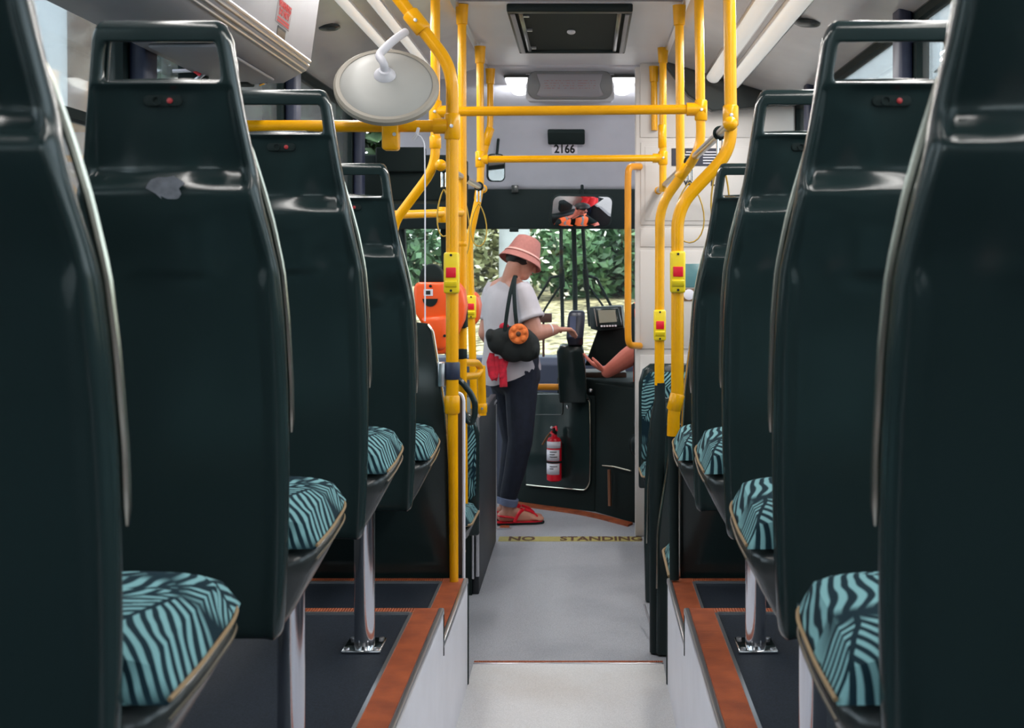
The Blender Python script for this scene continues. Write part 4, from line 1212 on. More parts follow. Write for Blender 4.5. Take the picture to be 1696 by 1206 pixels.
# floor strip with lettering and the small floor anchor plate
ys = 7.235
x0, x1 = P(826, 0, ys).x, P(1062, 0, ys).x
fs = tag(ob('floor_strip', MB().box(x0, x1, ys - .062, ys + .062, 0, .0015), M['floor_yellow']), 'worn yellow floor strip reading NO STANDING across the aisle', 'floor strip')
ob('lettering', text_mb('NO', .15, (P(864, 0, ys).x, ys, .002), (1, 0, 0), (0, 1, 0), .62, .0004, .004), M['brownink'], fs)
ob('lettering', text_mb('STANDING', .15, (P(996, 0, ys).x, ys, .002), (1, 0, 0), (0, 1, 0), .60, .0004, .004), M['brownink'], fs)
c = P(835, 873, 7.57)
fa = thing('floor_anchor', (c.x, 7.55, 0), 'small terracotta floor plate with bright edge by the woman heel', 'floor plate')
ob('plate', MB().box(c.x - .022, c.x + .03, 7.51, 7.59, 0, .006), M['rust'], fa)
ob('edge', MB().box(c.x - .04, c.x + .045, 7.49, 7.51, 0, .008), M['alu'], fa)

# interior mirror that shows the driver
mcn = P(964, 350, 8.52)
HEAD_D = Vector((.50, 7.90, 1.475))
v1 = (Vector((0, 0, CAMZ)) - mcn).normalized()
v2 = (HEAD_D + Vector((.03, 0, -.06)) - mcn).normalized()
mnn = (v1 + v2).normalized()
muu = Vector((0, 0, 1)).cross(mnn).normalized()
mvv = mnn.cross(muu)
im = thing('driver_mirror', mcn, 'wide rear-view mirror showing the driver in an orange vest, at the top of the windscreen', 'mirror')
ob('frame', plate(mcn, rrect(.212, .108, .05), muu, mvv, mnn, -.035, -.002), M['matte_black'], im, bevel=.008)
gm = MB()
rim = rrect(.200, .097, .042, 8)
gm.rings([[mcn + muu * a * s_ + mvv * b * s_ + mnn * (.010 - ((a * s_) ** 2 + (b * s_) ** 2) / 4.0) for a, b in rim] for s_ in (1, .9, .8, .7, .6, .5, .4, .3, .2, .1, .01)], True, False, True)
ob('glass', gm, M['mirror'], im, ang=180)
ob('stem', MB().tube(fillet([mcn - mnn * .03, mcn + Vector((0, .14, .05)), Vector((mcn.x, 8.82, 2.02))], .04), .011, 10), M['matte_black'], im)

# wipers outside the windscreen
def WS(px, py, out=.05):
    Y = 9.2
    for _ in range(8):
        z = P(px, py, Y).z
        Y = 9.03 + (1.74 - z) * .337 + out
    return P(px, py, Y)
def wiper(rods, label):
    r = thing('wiper', WS(*rods[0][1][-1]), label, 'wiper', 'wipers on the windscreen')
    for nm, pts, rad in rods:
        pts = [WS(*q) for q in pts]
        ob(nm, MB().tube(pts, rad, 8), M['matte_black'], r)
wiper([('blade', [(929, 372), (930, 455), (932, 545)], .013), ('arm', [(930, 456), (912, 460), (886, 503), (870, 530)], .009), ('arm', [(930, 470), (905, 508), (890, 535)], .008), ('knuckle', [(930, 445), (931, 475)], .02)], 'left wiper with its blade upright in front of the reader')
wiper([('blade', [(965, 372), (970, 455), (977, 540)], .013), ('arm', [(971, 456), (988, 461), (1010, 503), (1030, 545)], .010), ('arm', [(971, 468), (996, 503), (1010, 525)], .008), ('knuckle', [(969, 445), (972, 480)], .02)], 'right wiper with its blade upright behind the ticket console')
tag(ob('windscreen_bar', MB().tube([WS(950, 365), WS(952, 450), WS(953, 545)], .017, 8), M['matte_black']), 'thick dark upright bar in the middle of the windscreen between the wipers', 'bar')

# ------------------------------------------------------------------ people
def hand(mb, wrist, d, palm_n, L=.18, curl=.5, thumb_side=1):
    """palm and five separate bent fingers; d points along the hand, palm_n out of the palm"""
    d, pn = Vector(d).normalized(), Vector(palm_n).normalized()
    pn = (pn - d * pn.dot(d)).normalized()
    s = d.cross(pn) * thumb_side
    k_ = L / .18
    knuck = wrist + d * .085 * k_
    for q in (-.028, -.010, .010, .028):
        mb.capsule(wrist + s * q * .6 * k_, knuck + s * q * k_, .014 * k_, .0125 * k_, 10)
    for q, ln in ((.030, .068), (.010, .078), (-.010, .072), (-.030, .056)):
        a = knuck + s * q * k_
        d1 = (d + pn * curl * .6).normalized()
        b = a + d1 * ln * .5 * k_
        d2 = (d + pn * curl * 1.6).normalized()
        c = b + d2 * ln * .5 * k_
        mb.capsule(a, b, .0092 * k_, .0085 * k_, 8).capsule(b, c, .0085 * k_, .007 * k_, 8)
    t0 = wrist + d * .028 * k_ + s * .028 * k_
    t1 = t0 + (d * .6 + s * .75 + pn * .25).normalized() * .042 * k_
    t2 = t1 + (d * .9 + s * .3 + pn * .3).normalized() * .032 * k_
    mb.capsule(t0, t1, .0125 * k_, .0105 * k_, 8).capsule(t1, t2, .0105 * k_, .008 * k_, 8)

def head(mb, c, fwd, up, s=1.0):
    f = Vector(fwd).normalized(); u = Vector(up); u = (u - f * u.dot(f)).normalized()
    r = f.cross(u)
    R = Matrix((r, f, u)).transposed()
    def L(x, y, z): return c + R @ (Vector((x, y, z)) * s)
    mb.ell(L(0, -.012, .03), (.074 * s, .094 * s, .088 * s), R)
    mb.ell(L(0, .020, -.015), (.064 * s, .072 * s, .085 * s), R)
    mb.ell(L(0, .045, -.075), (.042 * s, .042 * s, .034 * s), R)          # chin
    mb.ell(L(0, .03, -.05), (.056 * s, .05 * s, .04 * s), R)               # jaw
    mb.capsule(L(0, .088, .018), L(0, .108, -.018), .009 * s, .014 * s, 8)  # nose
    mb.ell(L(.0, .09, -.022), (.019 * s, .012 * s, .01 * s), R)
    for q in (-1, 1):
        mb.ell(L(q * .076, -.005, -.002), (.010 * s, .020 * s, .031 * s), R)  # ears
        mb.ell(L(q * .034, .074, -.02), (.022 * s, .018 * s, .02 * s), R)     # cheeks
        mb.ell(L(q * .03, .083, .032), (.026 * s, .012 * s, .008 * s), R)     # brow
    mb.ell(L(0, .083, -.045), (.024 * s, .011 * s, .006 * s), R)           # lips
    mb.ell(L(0, .081, -.056), (.020 * s, .011 * s, .006 * s), R)
    return L, R
M['eye'] = mat('eye', (.02, .015, .012, 1), .2)
M['lip'] = mat('lips', srgb(168, 90, 84), .5)
def face_bits(L, R, root, s=1.0):
    for q in (-1, 1):
        ob('eye', MB().ell(L(q * .030, .079, .008), (.012 * s, .008 * s, .007 * s), R, 12, 8), M['eye'], root)
        ob('eyebrow', MB().tube([L(q * .014, .093, .030), L(q * .03, .092, .036), L(q * .048, .080, .031)], .0035 * s, 6), M['hair'], root)
    ob('mouth', MB().tube([L(-.022, .088, -.050), L(0, .0945, -.0505), L(.022, .088, -.050)], .004 * s, 6), M['lip'], root)

def loft(rings_, n=36):
    """rings: (centre, axis_a, axis_b, folds)"""
    out = []
    for c, a, b, fo in rings_:
        row = []
        for j in range(n):
            t = 2 * math.pi * j / n
            k_ = 1 + fo * (math.sin(5 * t + c.z * 9) * .6 + math.sin(9 * t - c.z * 14) * .4)
            row.append(Vector(c) + Vector(a) * math.cos(t) * k_ + Vector(b) * math.sin(t) * k_)
        out.append(row)
    return out

# ---- woman at the fare reader
YW = 7.7
def PW(px, py, dy=0.0): return P(px, py, YW + dy)
wf, wr = Vector((.8, .6, 0)), Vector((.6, -.8, 0))
UPV = Vector((0, 0, 1))
wroot = thing('person', Vector((PW(850, 868).x, YW, 0)), 'woman in a pink bucket hat, white blouse and rolled navy jeans touching the card reader', 'person')
body = MB()
hc = PW(866, 430, -.02)
hf = (wf * .86 - UPV * .5).normalized()
hu = (UPV * .86 + wf * .5).normalized()
Lw, Rw = head(body, hc, hf, hu, .98)
nb_ = PW(843, 468)
body.capsule(PW(842, 480), hc - hf * .03 - hu * .06, .062, .05)
chest, belly, pel = PW(842, 512), PW(846, 565), PW(850, 612)
for a, b, r0, r1 in ((chest, belly, .115, .10), (belly, pel, .10, .12)):
    for q in (-.055, .055):
        body.capsule(a + wr * q, b + wr * q * .9, r0 * .9, r1 * .9)
shR, shL = PW(866, 482) + Vector((0, -.135, 0)), PW(817, 482) + Vector((0, .12, 0))
body.capsule(shR, shL, .055, .055)
body.capsule(shR, nb_, .055, .05).capsule(shL, nb_, .055, .05)
elR, wrR = PW(886, 552, -.16), PW(919, 546, -.06)
elL, wrL = PW(803, 552, .08), PW(826, 585, .22)
body.capsule(shR, elR, .054, .050).capsule(elR, elR.lerp(wrR, .35), .050, .047).capsule(elR.lerp(wrR, .3), wrR, .047, .031)
body.capsule(shL, elL, .050, .040).capsule(elL, elL.lerp(wrL, .35), .040, .038).capsule(elL.lerp(wrL, .3), wrL, .038, .025)
hand(body, wrR, Vector((.8, .5, .0)), Vector((.3, .2, -1)), .185, .9, 1)
hand(body, wrL, Vector((.5, .7, -.4)), Vector((.2, -.7, -.3)), .165, .5, -1)
anR, anL = PW(841, 840, -.06), PW(836, 838, .07)
kneeR, kneeL = PW(862, 730, -.08), PW(852, 728, .08)
hpR, hpL = pel + wr * .085, pel - wr * .085
fd = Vector((.95, .22, 0)).normalized()
for hp, kn, an in ((hpR, kneeR, anR), (hpL, kneeL, anL)):
    body.capsule(hp, kn, .078, .05).capsule(kn, kn.lerp(an, .3), .05, .05).capsule(kn.lerp(an, .25), an, .048, .034)
    heel = Vector((an.x, an.y, .05)) - fd * .03
    ball = Vector((an.x, an.y, .032)) + fd * .145
    body.capsule(an, Vector((an.x, an.y, .06)), .034, .036)
    body.capsule(heel, ball, .033, .024)
    body.capsule(Vector((an.x, an.y, .075)) + fd * .02, ball, .034, .022)
    sd = Vector((-fd.y, fd.x, 0))
    for q, ln, rr_ in ((-.026, .045, .009), (-.014, .055, .009), (0, .06, .010), (.014, .06, .010), (.030, .062, .013)):
        side_ = q if hp is hpR else -q
        body.capsule(ball + sd * side_, ball + sd * side_ + fd * ln - Vector((0, 0, .008)), rr_, rr_ * .9, 8)
blob('body', body, M['skin'], wroot, .0055, 3)
face_bits(Lw, Rw, wroot, .98)
hr = MB().ell(Lw(0, -.03, -.012), (.076, .070, .046), Rw)
hr.ell(Lw(0, -.065, -.012), (.066, .036, .05), Rw)
for q in (-1, 1): hr.ell(Lw(q * .066, -.03, .01), (.016, .035, .04), Rw)
blob('hair', hr, M['hair'], wroot, .006, 2)
# bucket hat
hat_up = (UPV * .90 + wf * .43).normalized()
Rh = Matrix((hat_up.cross(wf).normalized(), hat_up.cross(hat_up.cross(wf)).normalized() * -1, hat_up)).transposed()
hb = PW(868, 427, -.02) - wf * .014 + hat_up * .012
M['hat'] = mat('dusty pink straw', srgb(182, 116, 108), .75, bump=.5, bscale=260, vary=.12, vscale=60)
hat = ob('hat', MB().lathe([(.128, -.048), (.130, -.044), (.112, -.012), (.100, .006), (.096, .022), (.080, .080), (.070, .104), (.055, .112), (.001, .113)], hb, 40, Rh, cap=False), M['hat'], wroot, solid=-.004)
ob('hat_band', MB().lathe([(.1105, -.004), (.1050, .004), (.1020, .010), (.1080, .002)], hb, 40, Rh, cap=False), mat('pale pink band', srgb(226, 170, 160), .7), hat, solid=.002)
# blouse
M['blouse'] = mat('white blouse', srgb(188, 182, 188), .8, vary=.06, vscale=20, bump=.2, bscale=300)
def ring(c, a, b, fo=.0, tilt=None): return (c, wr * a + (tilt or Vector((0, 0, 0))), wf * b, fo)
hem_t = Vector((0, 0, 0))
rings_ = [
    ring(PW(843, 466), .060, .058), ring(PW(842, 470), .085, .068), ring(PW(841, 476), .150, .085, .005), ring(PW(841, 486), .188, .105, .01),
    ring(PW(841, 500), .190, .122, .018), ring(PW(842, 525), .178, .132, .03), ring(PW(844, 555), .172, .136, .04), ring(PW(845, 585), .178, .150, .04)]
ls_ = loft(rings_)
for py, sh in ((605, 0), (618, 0)):
    c = PW(846, py)
    row = []
    for j in range(36):
        t = 2 * math.pi * j / 36
        k_ = 1 + .05 * (math.sin(5 * t + 2) * .6 + math.sin(9 * t) * .4)
        p = c + wr * .190 * math.cos(t) * k_ + wf * .162 * math.sin(t) * k_
        lowv = max(0, -(p - c).dot(wf)) / .146
        if py == 618: p.z -= .075 * lowv - .02
        row.append(p)
    ls_.append(row)
bl = MB(); bl.rings(ls_, True, False, False)
for s0, s1, e1 in ((shR, PW(880, 527, -.165), .070), (shL, PW(808, 528, .11), .066)):
    ax = (s1 - s0).normalized()
    sa = ax.cross(Vector((0, 1, 0))).normalized(); sb = ax.cross(sa)
    rw = []
    for q, rad in ((-.25, .052), (0, .066), (.35, .070), (.7, e1), (.93, e1 * 1.04), (.95, e1 * 1.1), (1.05, e1 * 1.1), (1.07, e1 * .95)):
        c = s0.lerp(s1, q)
        rw.append([c + (sa * math.cos(2 * math.pi * j / 24) + sb * math.sin(2 * math.pi * j / 24)) * rad * (1 + .03 * math.sin(6 * math.pi * 2 * j / 24)) for j in range(24)])
    bl.rings(rw, True, True, False)
ob('blouse', bl, M['blouse'], wroot, ang=80)
# jeans
M['jeans'] = mat('navy denim', srgb(24, 31, 50), .85, vary=.35, vscale=25, bump=.3, bscale=500)
je = MB()
je.capsule(pel + wr * .05 + UPV * .05, pel - wr * .05 + UPV * .05, .125, .125)
je.capsule(pel + wr * .055 - UPV * .03, pel - wr * .055 - UPV * .03, .130, .130)
for hp, kn, an in ((hpR, kneeR, anR), (hpL, kneeL, anL)):
    ct_ = an.lerp(kn, .06)
    je.capsule(hp, kn, .105, .072).capsule(kn, kn.lerp(ct_, .5), .072, .062).capsule(kn.lerp(ct_, .5), ct_ + UPV * .04, .062, .052)
blob('jeans', je, M['jeans'], wroot, .007, 4)
M['cuff'] = mat('turned denim cuff', srgb(108, 120, 150), .9, bump=.3, bscale=500)
for an, kn in ((anR, kneeR), (anL, kneeL)):
    c = an.lerp(kn, .06); d = (kn - an).normalized()
    ob('cuff', MB().tube([c - d * .012, c - d * .010, c + d * .028, c + d * .032], [.048, .052, .055, .050], 20), M['cuff'], wroot)
# sandals
for an in (anR, anL):
    sd = Vector((-fd.y, fd.x, 0))
    def F(a, b, z): return Vector((an.x, an.y, 0)) + fd * a + sd * b + Vector((0, 0, z))
    out = [(-.07, 0), (-.06, .03), (0, .034), (.08, .042), (.16, .045), (.20, .03), (.215, 0), (.20, -.03), (.16, -.042), (.08, -.036), (0, -.034), (-.06, -.03)]
    sn = thing('sandal', (0, 0, 0), '', '')
    del sn['label']; del sn['category']
    sn.parent = wroot
    sn.location = F(.07, 0, 0) - wpos(wroot)
    ob('sole', MB().rings([[F(a, b, z) for a, b in out] for z in (.001, .014)]), M['matte_black'], sn)
    ob('insole', MB().rings([[F(a * .97, b * .97, z) for a, b in out] for z in (.014, .018)]), M['red'], sn)
    ob('strap', MB().tube(fillet([F(.03, .045, .02), F(.06, .035, .075), F(.10, .0, .085), F(.06, -.035, .075), F(.03, -.045, .02)], .03), .011, 8, sx=.4, up=(0, 0, 1)), M['red'], sn)
    ob('strap', MB().tube([F(.10, 0, .084), F(.14, .005, .068), F(.175, .012, .036)], .008, 8), M['red'], sn)
    ob('heel_strap', MB().tube(fillet([F(.03, .04, .045), F(-.045, .03, .055), F(-.062, 0, .056), F(-.045, -.03, .055), F(.03, -.04, .045)], .03), .006, 8), M['red'], sn)
br = PW(909, 547, -.09)
ob('bracelet', MB().tube([br + (Vector((0, 0, 1)) * math.cos(a * math.pi / 8) + (wrR - elR).normalized().cross(Vector((0, 0, 1))) * math.sin(a * math.pi / 8)) * .0335 for a in range(17)], .006, 8), M['sticker'], wroot)
# shoulder bag
bg = thing('shoulder_bag', PW(850, 602, -.24), 'slouchy black shoulder bag on the woman hip with an orange flower charm', 'bag')
bm_ = MB()
for (a, b, rx_, rz_) in ((828, 566, .075, .075), (850, 570, .095, .105), (872, 574, .078, .088), (840, 558, .09, .06), (865, 560, .07, .06), (886, 580, .03, .05), (812, 556, .028, .04)):
    bm_.ell(PW(a, b, -.235), (rx_, .05, rz_))
blob('pouch', bm_, mat('black canvas', (.007, .010, .010, 1), .8, bump=.3, bscale=200), bg, .007, 4)
top = PW(853, 457, -.16)
for a, b, dy in ((836, 548, -.275), (857, 552, -.29)):
    q = [PW(a, b, dy), PW(a + (4 if a < 840 else -4), 515, -.29 if a > 840 else -.27), PW(846 if a < 840 else 851, 480, -.235), top, top + Vector((.0, .06, .0)), PW(857, 470, .02), PW(862, 490, .06)]
    ob('strap', MB().tube(fillet(q, .05, 6), .011, 8, sx=.35, up=(1, 0, 0)), M['matte_black'], bg)
M['charm'] = mat('orange felt', srgb(240, 130, 60), .8, col2=srgb(205, 92, 36), vscale=40)
cc = PW(859, 553, -.315)
fl = ob('flower_charm', MB().ell(cc, (.056, .012, .058)), M['charm'], bg)
for i in range(6):
    a = i * math.pi / 3 + .3
    ob('petal', MB().ell(cc + Vector((math.cos(a) * .036, -.008, math.sin(a) * .038)), (.016, .008, .016)), M['charm'], fl)
ob('flower_heart', MB().ell(cc + Vector((0, -.016, 0)), (.014, .008, .014)), M['brownink'], fl)
# red scarf tucked in the bag
sc = thing('scarf', PW(825, 642, -.2), 'red scarf trailing down from under the black shoulder bag', 'scarf')
M['scarf'] = mat('red scarf', srgb(205, 22, 52), .8, vary=.5, vscale=30)
for pts, w_ in (([(815, 585), (812, 600), (815, 620), (820, 628)], .022), ([(822, 590), (823, 610), (818, 630)], .018), ([(831, 594), (833, 615), (834, 641)], .022), ([(840, 598), (835, 610), (830, 626)], .014)):
    q = [PW(a, b, -.225 - .01 * i) for i, (a, b) in enumerate(pts)]
    ob('fold', MB().tube(q, [w_ * .7] + [w_] * (len(q) - 1), 10, sx=.35, up=(1, 0, 0)), M['scarf'], sc)
ob('tuck', MB().ell(PW(835, 541, -.24), (.028, .02, .022)), M['scarf'], sc)

# ---- driver, half hidden by the partition
dro = thing('person', Vector((.48, 7.75, .0)), 'bus driver in an orange vest, one forearm showing past the cream partition', 'person')
db_ = MB()
dpel, dch = Vector((.50, 7.66, .62)), Vector((.49, 7.74, 1.05))
dneck = Vector((.49, 7.79, 1.27))
hfd = Vector((-.30, .86, -.36)).normalized(); hud = Vector((-.16, .36, .90)).normalized()
Ld, Rd = head(db_, HEAD_D, hfd, hud, 1.0)
db_.capsule(dneck - UPV * .05, HEAD_D - hud * .05 - hfd * .02, .06, .056)
for q in (-.07, .07):
    db_.capsule(dpel + Vector((q, 0, 0)), dch + Vector((q * 1.2, 0, 0)), .115, .12)
dsL, dsR = Vector((.315, 7.76, 1.20)), Vector((.665, 7.78, 1.20))
db_.capsule(dsL, dsR, .065, .065).capsule(dsL, dneck, .06, .055).capsule(dsR, dneck, .06, .055)
delL, dwrL = P(1060, 578, 7.70), P(1006, 616, 7.86)
delR, dwrR = Vector((.82, 7.88, 1.0)), Vector((.66, 8.2, 1.02))
db_.capsule(dsL, delL, .062, .062).capsule(delL, delL.lerp(dwrL, .4), .062, .058).capsule(delL.lerp(dwrL, .4), dwrL, .058, .037)
db_.capsule(dsR, delR, .058, .050).capsule(delR, dwrR, .05, .030)
hand(db_, dwrL, Vector((-.78, .35, .40)), Vector((.3, .2, .9)), .205, .3, -1)
hand(db_, dwrR, Vector((-.5, .8, .1)), Vector((-.3, .2, -1)), .18, .6, 1)
blob('body', db_, M['skin2'], dro, .006, 3)
face_bits(Ld, Rd, dro, 1.0)
hr = MB().ell(Ld(0, -.022, .048), (.084, .094, .083), Rd)
hr.ell(Ld(0, .055, .085), (.06, .04, .032), Rd)
for q in (-1, 1): hr.ell(Ld(q * .07, .0, .035), (.014, .05, .045), Rd)
hr.ell(Ld(0, -.075, -.01), (.066, .034, .06), Rd)
blob('hair', hr, M['hair'], dro, .006, 2)
sh = MB()
for q in (-.07, .07):
    sh.capsule(dpel + Vector((q, 0, .05)), dch + Vector((q * 1.2, 0, 0)), .128, .134)
sh.capsule(dsL, dsR, .078, .078).capsule(dsL, dneck - UPV * .02, .07, .066).capsule(dsR, dneck - UPV * .02, .07, .066)
sh.capsule(dsL, dsL.lerp(delL, .72), .076, .070).capsule(dsR, dsR.lerp(delR, .72), .076, .070)
blob('shirt', sh, M['matte_black'], dro, .008, 3)
M['hivis'] = mat('hi-vis orange', srgb(255, 110, 50), .6)
M['reflect'] = mat('grey reflective tape', srgb(132, 132, 134), .4)
for q in (-1, 1):
    bx_ = .49 + q * .115
    pts = [Vector((bx_, 7.90, .80)), Vector((bx_, 7.895, 1.05)), Vector((bx_, 7.865, 1.19)), Vector((bx_, 7.79, 1.282)), Vector((bx_, 7.71, 1.255)), Vector((bx_, 7.63, 1.12)), Vector((bx_, 7.60, .85))]
    vs = ob('vest_panel', MB().tube(fillet(pts, .05), .085, 12, sx=.22, up=(1, 0, 0)), M['hivis'], dro)
    ob('reflective_tape', MB().tube(fillet([p + (p - Vector((bx_, 7.75, 1.05))).normalized() * .014 for p in pts], .05), .022, 10, sx=.35, up=(1, 0, 0)), M['reflect'], vs)
tr = MB()
for q in (-.09, .09):
    tr.capsule(dpel + Vector((q, 0, -.02)), Vector((.50 + q * 1.4, 8.12, .60)), .09, .066).capsule(Vector((.50 + q * 1.4, 8.12, .60)), Vector((.50 + q * 1.3, 8.22, .26)), .064, .045)
tr.capsule(dpel + Vector((-.06, 0, .02)), dpel + Vector((.06, 0, .02)), .12, .12)
blob('trousers', tr, M['ink'], dro, .009, 3)
for q in (-.117, .117):
    ob('shoe', MB().ell(Vector((.50 + q, 8.28, .205)), (.045, .13, .045)), M['black'], dro)
tag(ob('ticket', MB().obox(P(997, 609, 7.90), (1, .3, .3), (-.2, .8, .2), (0, -.4, 1), .02, .012, .001), M['sticker']), 'small white ticket in the driver hand', 'ticket')
dst = thing('driver_chair', (.50, 7.6, .16), 'black driver seat behind the cream partition', 'seat')
ob('backrest', MB().box(.28, .72, 7.46, 7.56, .55, 1.22), M['black'], dst, bevel=.04, seg=3)
ob('headrest', MB().box(.38, .62, 7.46, 7.55, 1.24, 1.42), M['black'], dst, bevel=.035, seg=3)
ob('cushion', MB().box(.26, .74, 7.56, 8.02, .40, .52), M['black'], dst, bevel=.04, seg=3)
ob('pedestal', MB().box(.38, .62, 7.62, 7.9, .16, .41), M['black'], dst)
struct(ob('floor_cab', MB().box(.33, XR, 7.36, 8.7, 0, .16), M['mat']))
# red jacket hung behind the driver, seen in the mirror
jk = thing('hanging_jacket', (.98, 7.45, 1.2), 'red jacket hanging on the wall behind the driver, visible in the mirror', 'jacket')
q = MB()
for a, b, r0, r1 in (((.98, 7.45, 1.66), (.97, 7.45, 1.28), .06, .08), ((.92, 7.45, 1.60), (.86, 7.46, 1.34), .045, .04), ((1.03, 7.45, 1.60), (1.07, 7.46, 1.32), .045, .04)):
    q.capsule(a, b, r0, r1)
blob('cloth', q, mat('red jacket', srgb(226, 30, 40), .7), jk, .009, 3)
ob('peg', MB().tube([(.98, 7.352, 1.74), (.98, 7.43, 1.73), (.98, 7.44, 1.75)], .008, 8), M['steel'], jk)
# ------------------------------------------------------------------ small fittings
hm = thing('emergency_hammer', P(315, 112, 4.1), 'red emergency hammer by the left window, seen through the grip opening', 'hammer')
a, b = P(296, 96, 4.14), P(334, 124, 4.14)
ob('handle', MB().tube([a, a.lerp(b, .8), b], [.007, .009, .010], 10), M['red'], hm)
ob('head', MB().tube([b + Vector((-.02, 0, -.018)), b + Vector((.022, 0, .016))], .007, 8), M['steel'], hm)
ob('holder', MB().box(XL + .005, b.x + .01, 4.16, 4.19, b.z - .06, b.z + .12), M['matte_black'], hm, bevel=.006)
ob('cradle', MB().tube([P(286, 118, 4.15), P(338, 116, 4.15)], .006, 8), M['sticker'], hm)
for (px, py, Y, side, lb) in ((540, 46, 5.35, -1, 'flat dark round speaker fixed to the left cove beside the duct box'), (1346, 39, 5.28, 1, 'flat dark round speaker fixed to the right cove above the second right seat')):
    c = P(px, py, Y)
    s_ = thing('speaker', c, lb, 'speaker', 'round hanging speakers')
    rr_ = .072 if side > 0 else .058
    ob('dish', MB().lathe([(.001, -.010), (rr_ * .8, -.006), (rr_, .002), (rr_ * .97, .010), (rr_ * .5, .018), (.010, .022)], c, 28), M['pan'], s_)
    xe = c.x + side * 0
    zc = 2.6 - .16 * (abs(xe - CX) - .48) / .53 + .01
    ob('stem', MB().tube([c + Vector((0, 0, .015)), Vector((xe, Y, zc))], .006, 8), M['duct'], s_)

wc = thing('window_catch', P(440, 140, 4.36), 'dark window catch with a chrome lever under the end of the duct box', 'window catch')
ob('block', MB().box(P(392, 0, 4.36).x, P(418, 0, 4.36).x, 4.30, 4.40, P(0, 142, 4.36).z, 2.094), M['matte_black'], wc, bevel=.006)
ob('lever', MB().tube(fillet([P(412, 97, 4.34), P(416, 118, 4.34), P(440, 124, 4.34), P(441, 137, 4.34), P(430, 141, 4.34)], .02), .006, 8), M['chrome'], wc)
# ------------------------------------------------------------------ outside
M['lawn'] = vinyl('dry sunlit grass', srgb(176, 166, 130), srgb(78, 70, 44), .9, 9, 1.3, (.35, .36, .26, 1), .9)
M['road'] = vinyl('asphalt', (.10, .10, .10, 1), (.14, .14, .14, 1), .9, 60, .3)
struct(ob('ground', MB().box(-60, 60, -30, 90, -.5, -.38), M['road']))
bp = [(10.2, -.38), (11.2, -.1), (12, .2), (13, .42), (14, .56), (17, .80), (20, 1.0), (30, 1.5), (45, 2.0)]
def bank(u, v):
    t = v * (len(bp) - 1); i = min(int(t), len(bp) - 2); q = t - i
    y = bp[i][0] + (bp[i + 1][0] - bp[i][0]) * q; z = bp[i][1] + (bp[i + 1][1] - bp[i][1]) * q
    x = -30 + 60 * u
    return (x, y, z + .06 * math.sin(x * 1.7 + y) * min(1, v * 3) - .3 * (v == 0))
struct(ob('ground_bank', MB().grid(bank, 60, 32), M['lawn']))

def leaf_mat(name, c1, c2):
    m = mat(name, c1, .55, col2=c2, vscale=3.0)
    return m
LEAF = [leaf_mat('deep green leaves', srgb(28, 58, 36), srgb(64, 98, 62)), leaf_mat('mid green leaves', srgb(38, 74, 44), srgb(82, 116, 74)), leaf_mat('dark leaves', srgb(24, 48, 30), srgb(56, 86, 52)), leaf_mat('olive leaves', srgb(110, 118, 84), srgb(160, 160, 120))]
M['bark'] = mat('bark', srgb(98, 82, 68), .9, col2=srgb(150, 134, 114), vscale=10, bump=.6, bscale=40)
M['blossom'] = mat('white blossom', srgb(250, 248, 236), .7)
def leaves(mb, c, rad, n, size, rnd):
    for _ in range(n):
        while True:
            d = Vector((rnd.uniform(-1, 1), rnd.uniform(-1, 1), rnd.uniform(-1, 1)))
            if .35 < d.length <= 1: break
        p = Vector(c) + Vector((d.x * rad[0], d.y * rad[1], d.z * rad[2]))
        a = Vector((rnd.gauss(0, 1), rnd.gauss(0, 1), rnd.gauss(0, .6))).normalized()
        b = a.cross(Vector((rnd.gauss(0, 1), rnd.gauss(0, 1), rnd.gauss(0, 1)))).normalized()
        s = size * rnd.uniform(.6, 1.3)
        mb.add([p - a * s, p + b * s * .45, p + a * s, p - b * s * .45], [(0, 1, 2, 3)])
def shrub(x, y, z, rx, rz, li, label, n=2600, blossom=0, trunk=0, size=.10, cat='shrub', group='shrubs on the bank ahead'):
    rnd = random.Random(int(x * 97 + y * 31))
    r = thing('tree' if trunk else 'shrub', (x, y, z), label, cat, group)
    mb = MB()
    top = z + trunk
    for _ in range(7):
        o_ = Vector((x + rnd.uniform(-.5, .5) * rx, y + rnd.uniform(-.4, .4) * rx, top + rz * rnd.uniform(.45, 1.25)))
        leaves(mb, o_, (rx * .62, rx * .55, rz * .55), n // 7, size, rnd)
    f_ = ob('foliage', mb, LEAF[li], r, fixn=False); f_['kind'] = 'stuff'
    st = MB()
    if trunk:
        st.tube([(x, y, z - .1), (x + .05, y, z + trunk * .6), (x - .03, y, top + rz * .6)], [.17, .14, .09], 10)
        ob('trunk', st, M['bark'], r)
    else:
        for i in range(4):
            a = i * 1.6
            st.tube([(x, y, z - .05), (x + .3 * rx * math.cos(a), y + .3 * rx * math.sin(a), z + rz)], [.04, .02], 6)
        ob('stems', st, M['bark'], r)
    if blossom:
        q = MB(); leaves(q, (x, y - rx * .3, top + rz * .9), (rx * .9, rx * .6, rz * .9), blossom, .05, rnd)
        ob('blossoms', q, M['blossom'], r, fixn=False)['kind'] = 'stuff'
def bz(y):
    for (a, za), (b, zb) in zip(bp[:-1], bp[1:]):
        if y <= b: return za + (zb - za) * (y - a) / (b - a)
    return bp[-1][1]
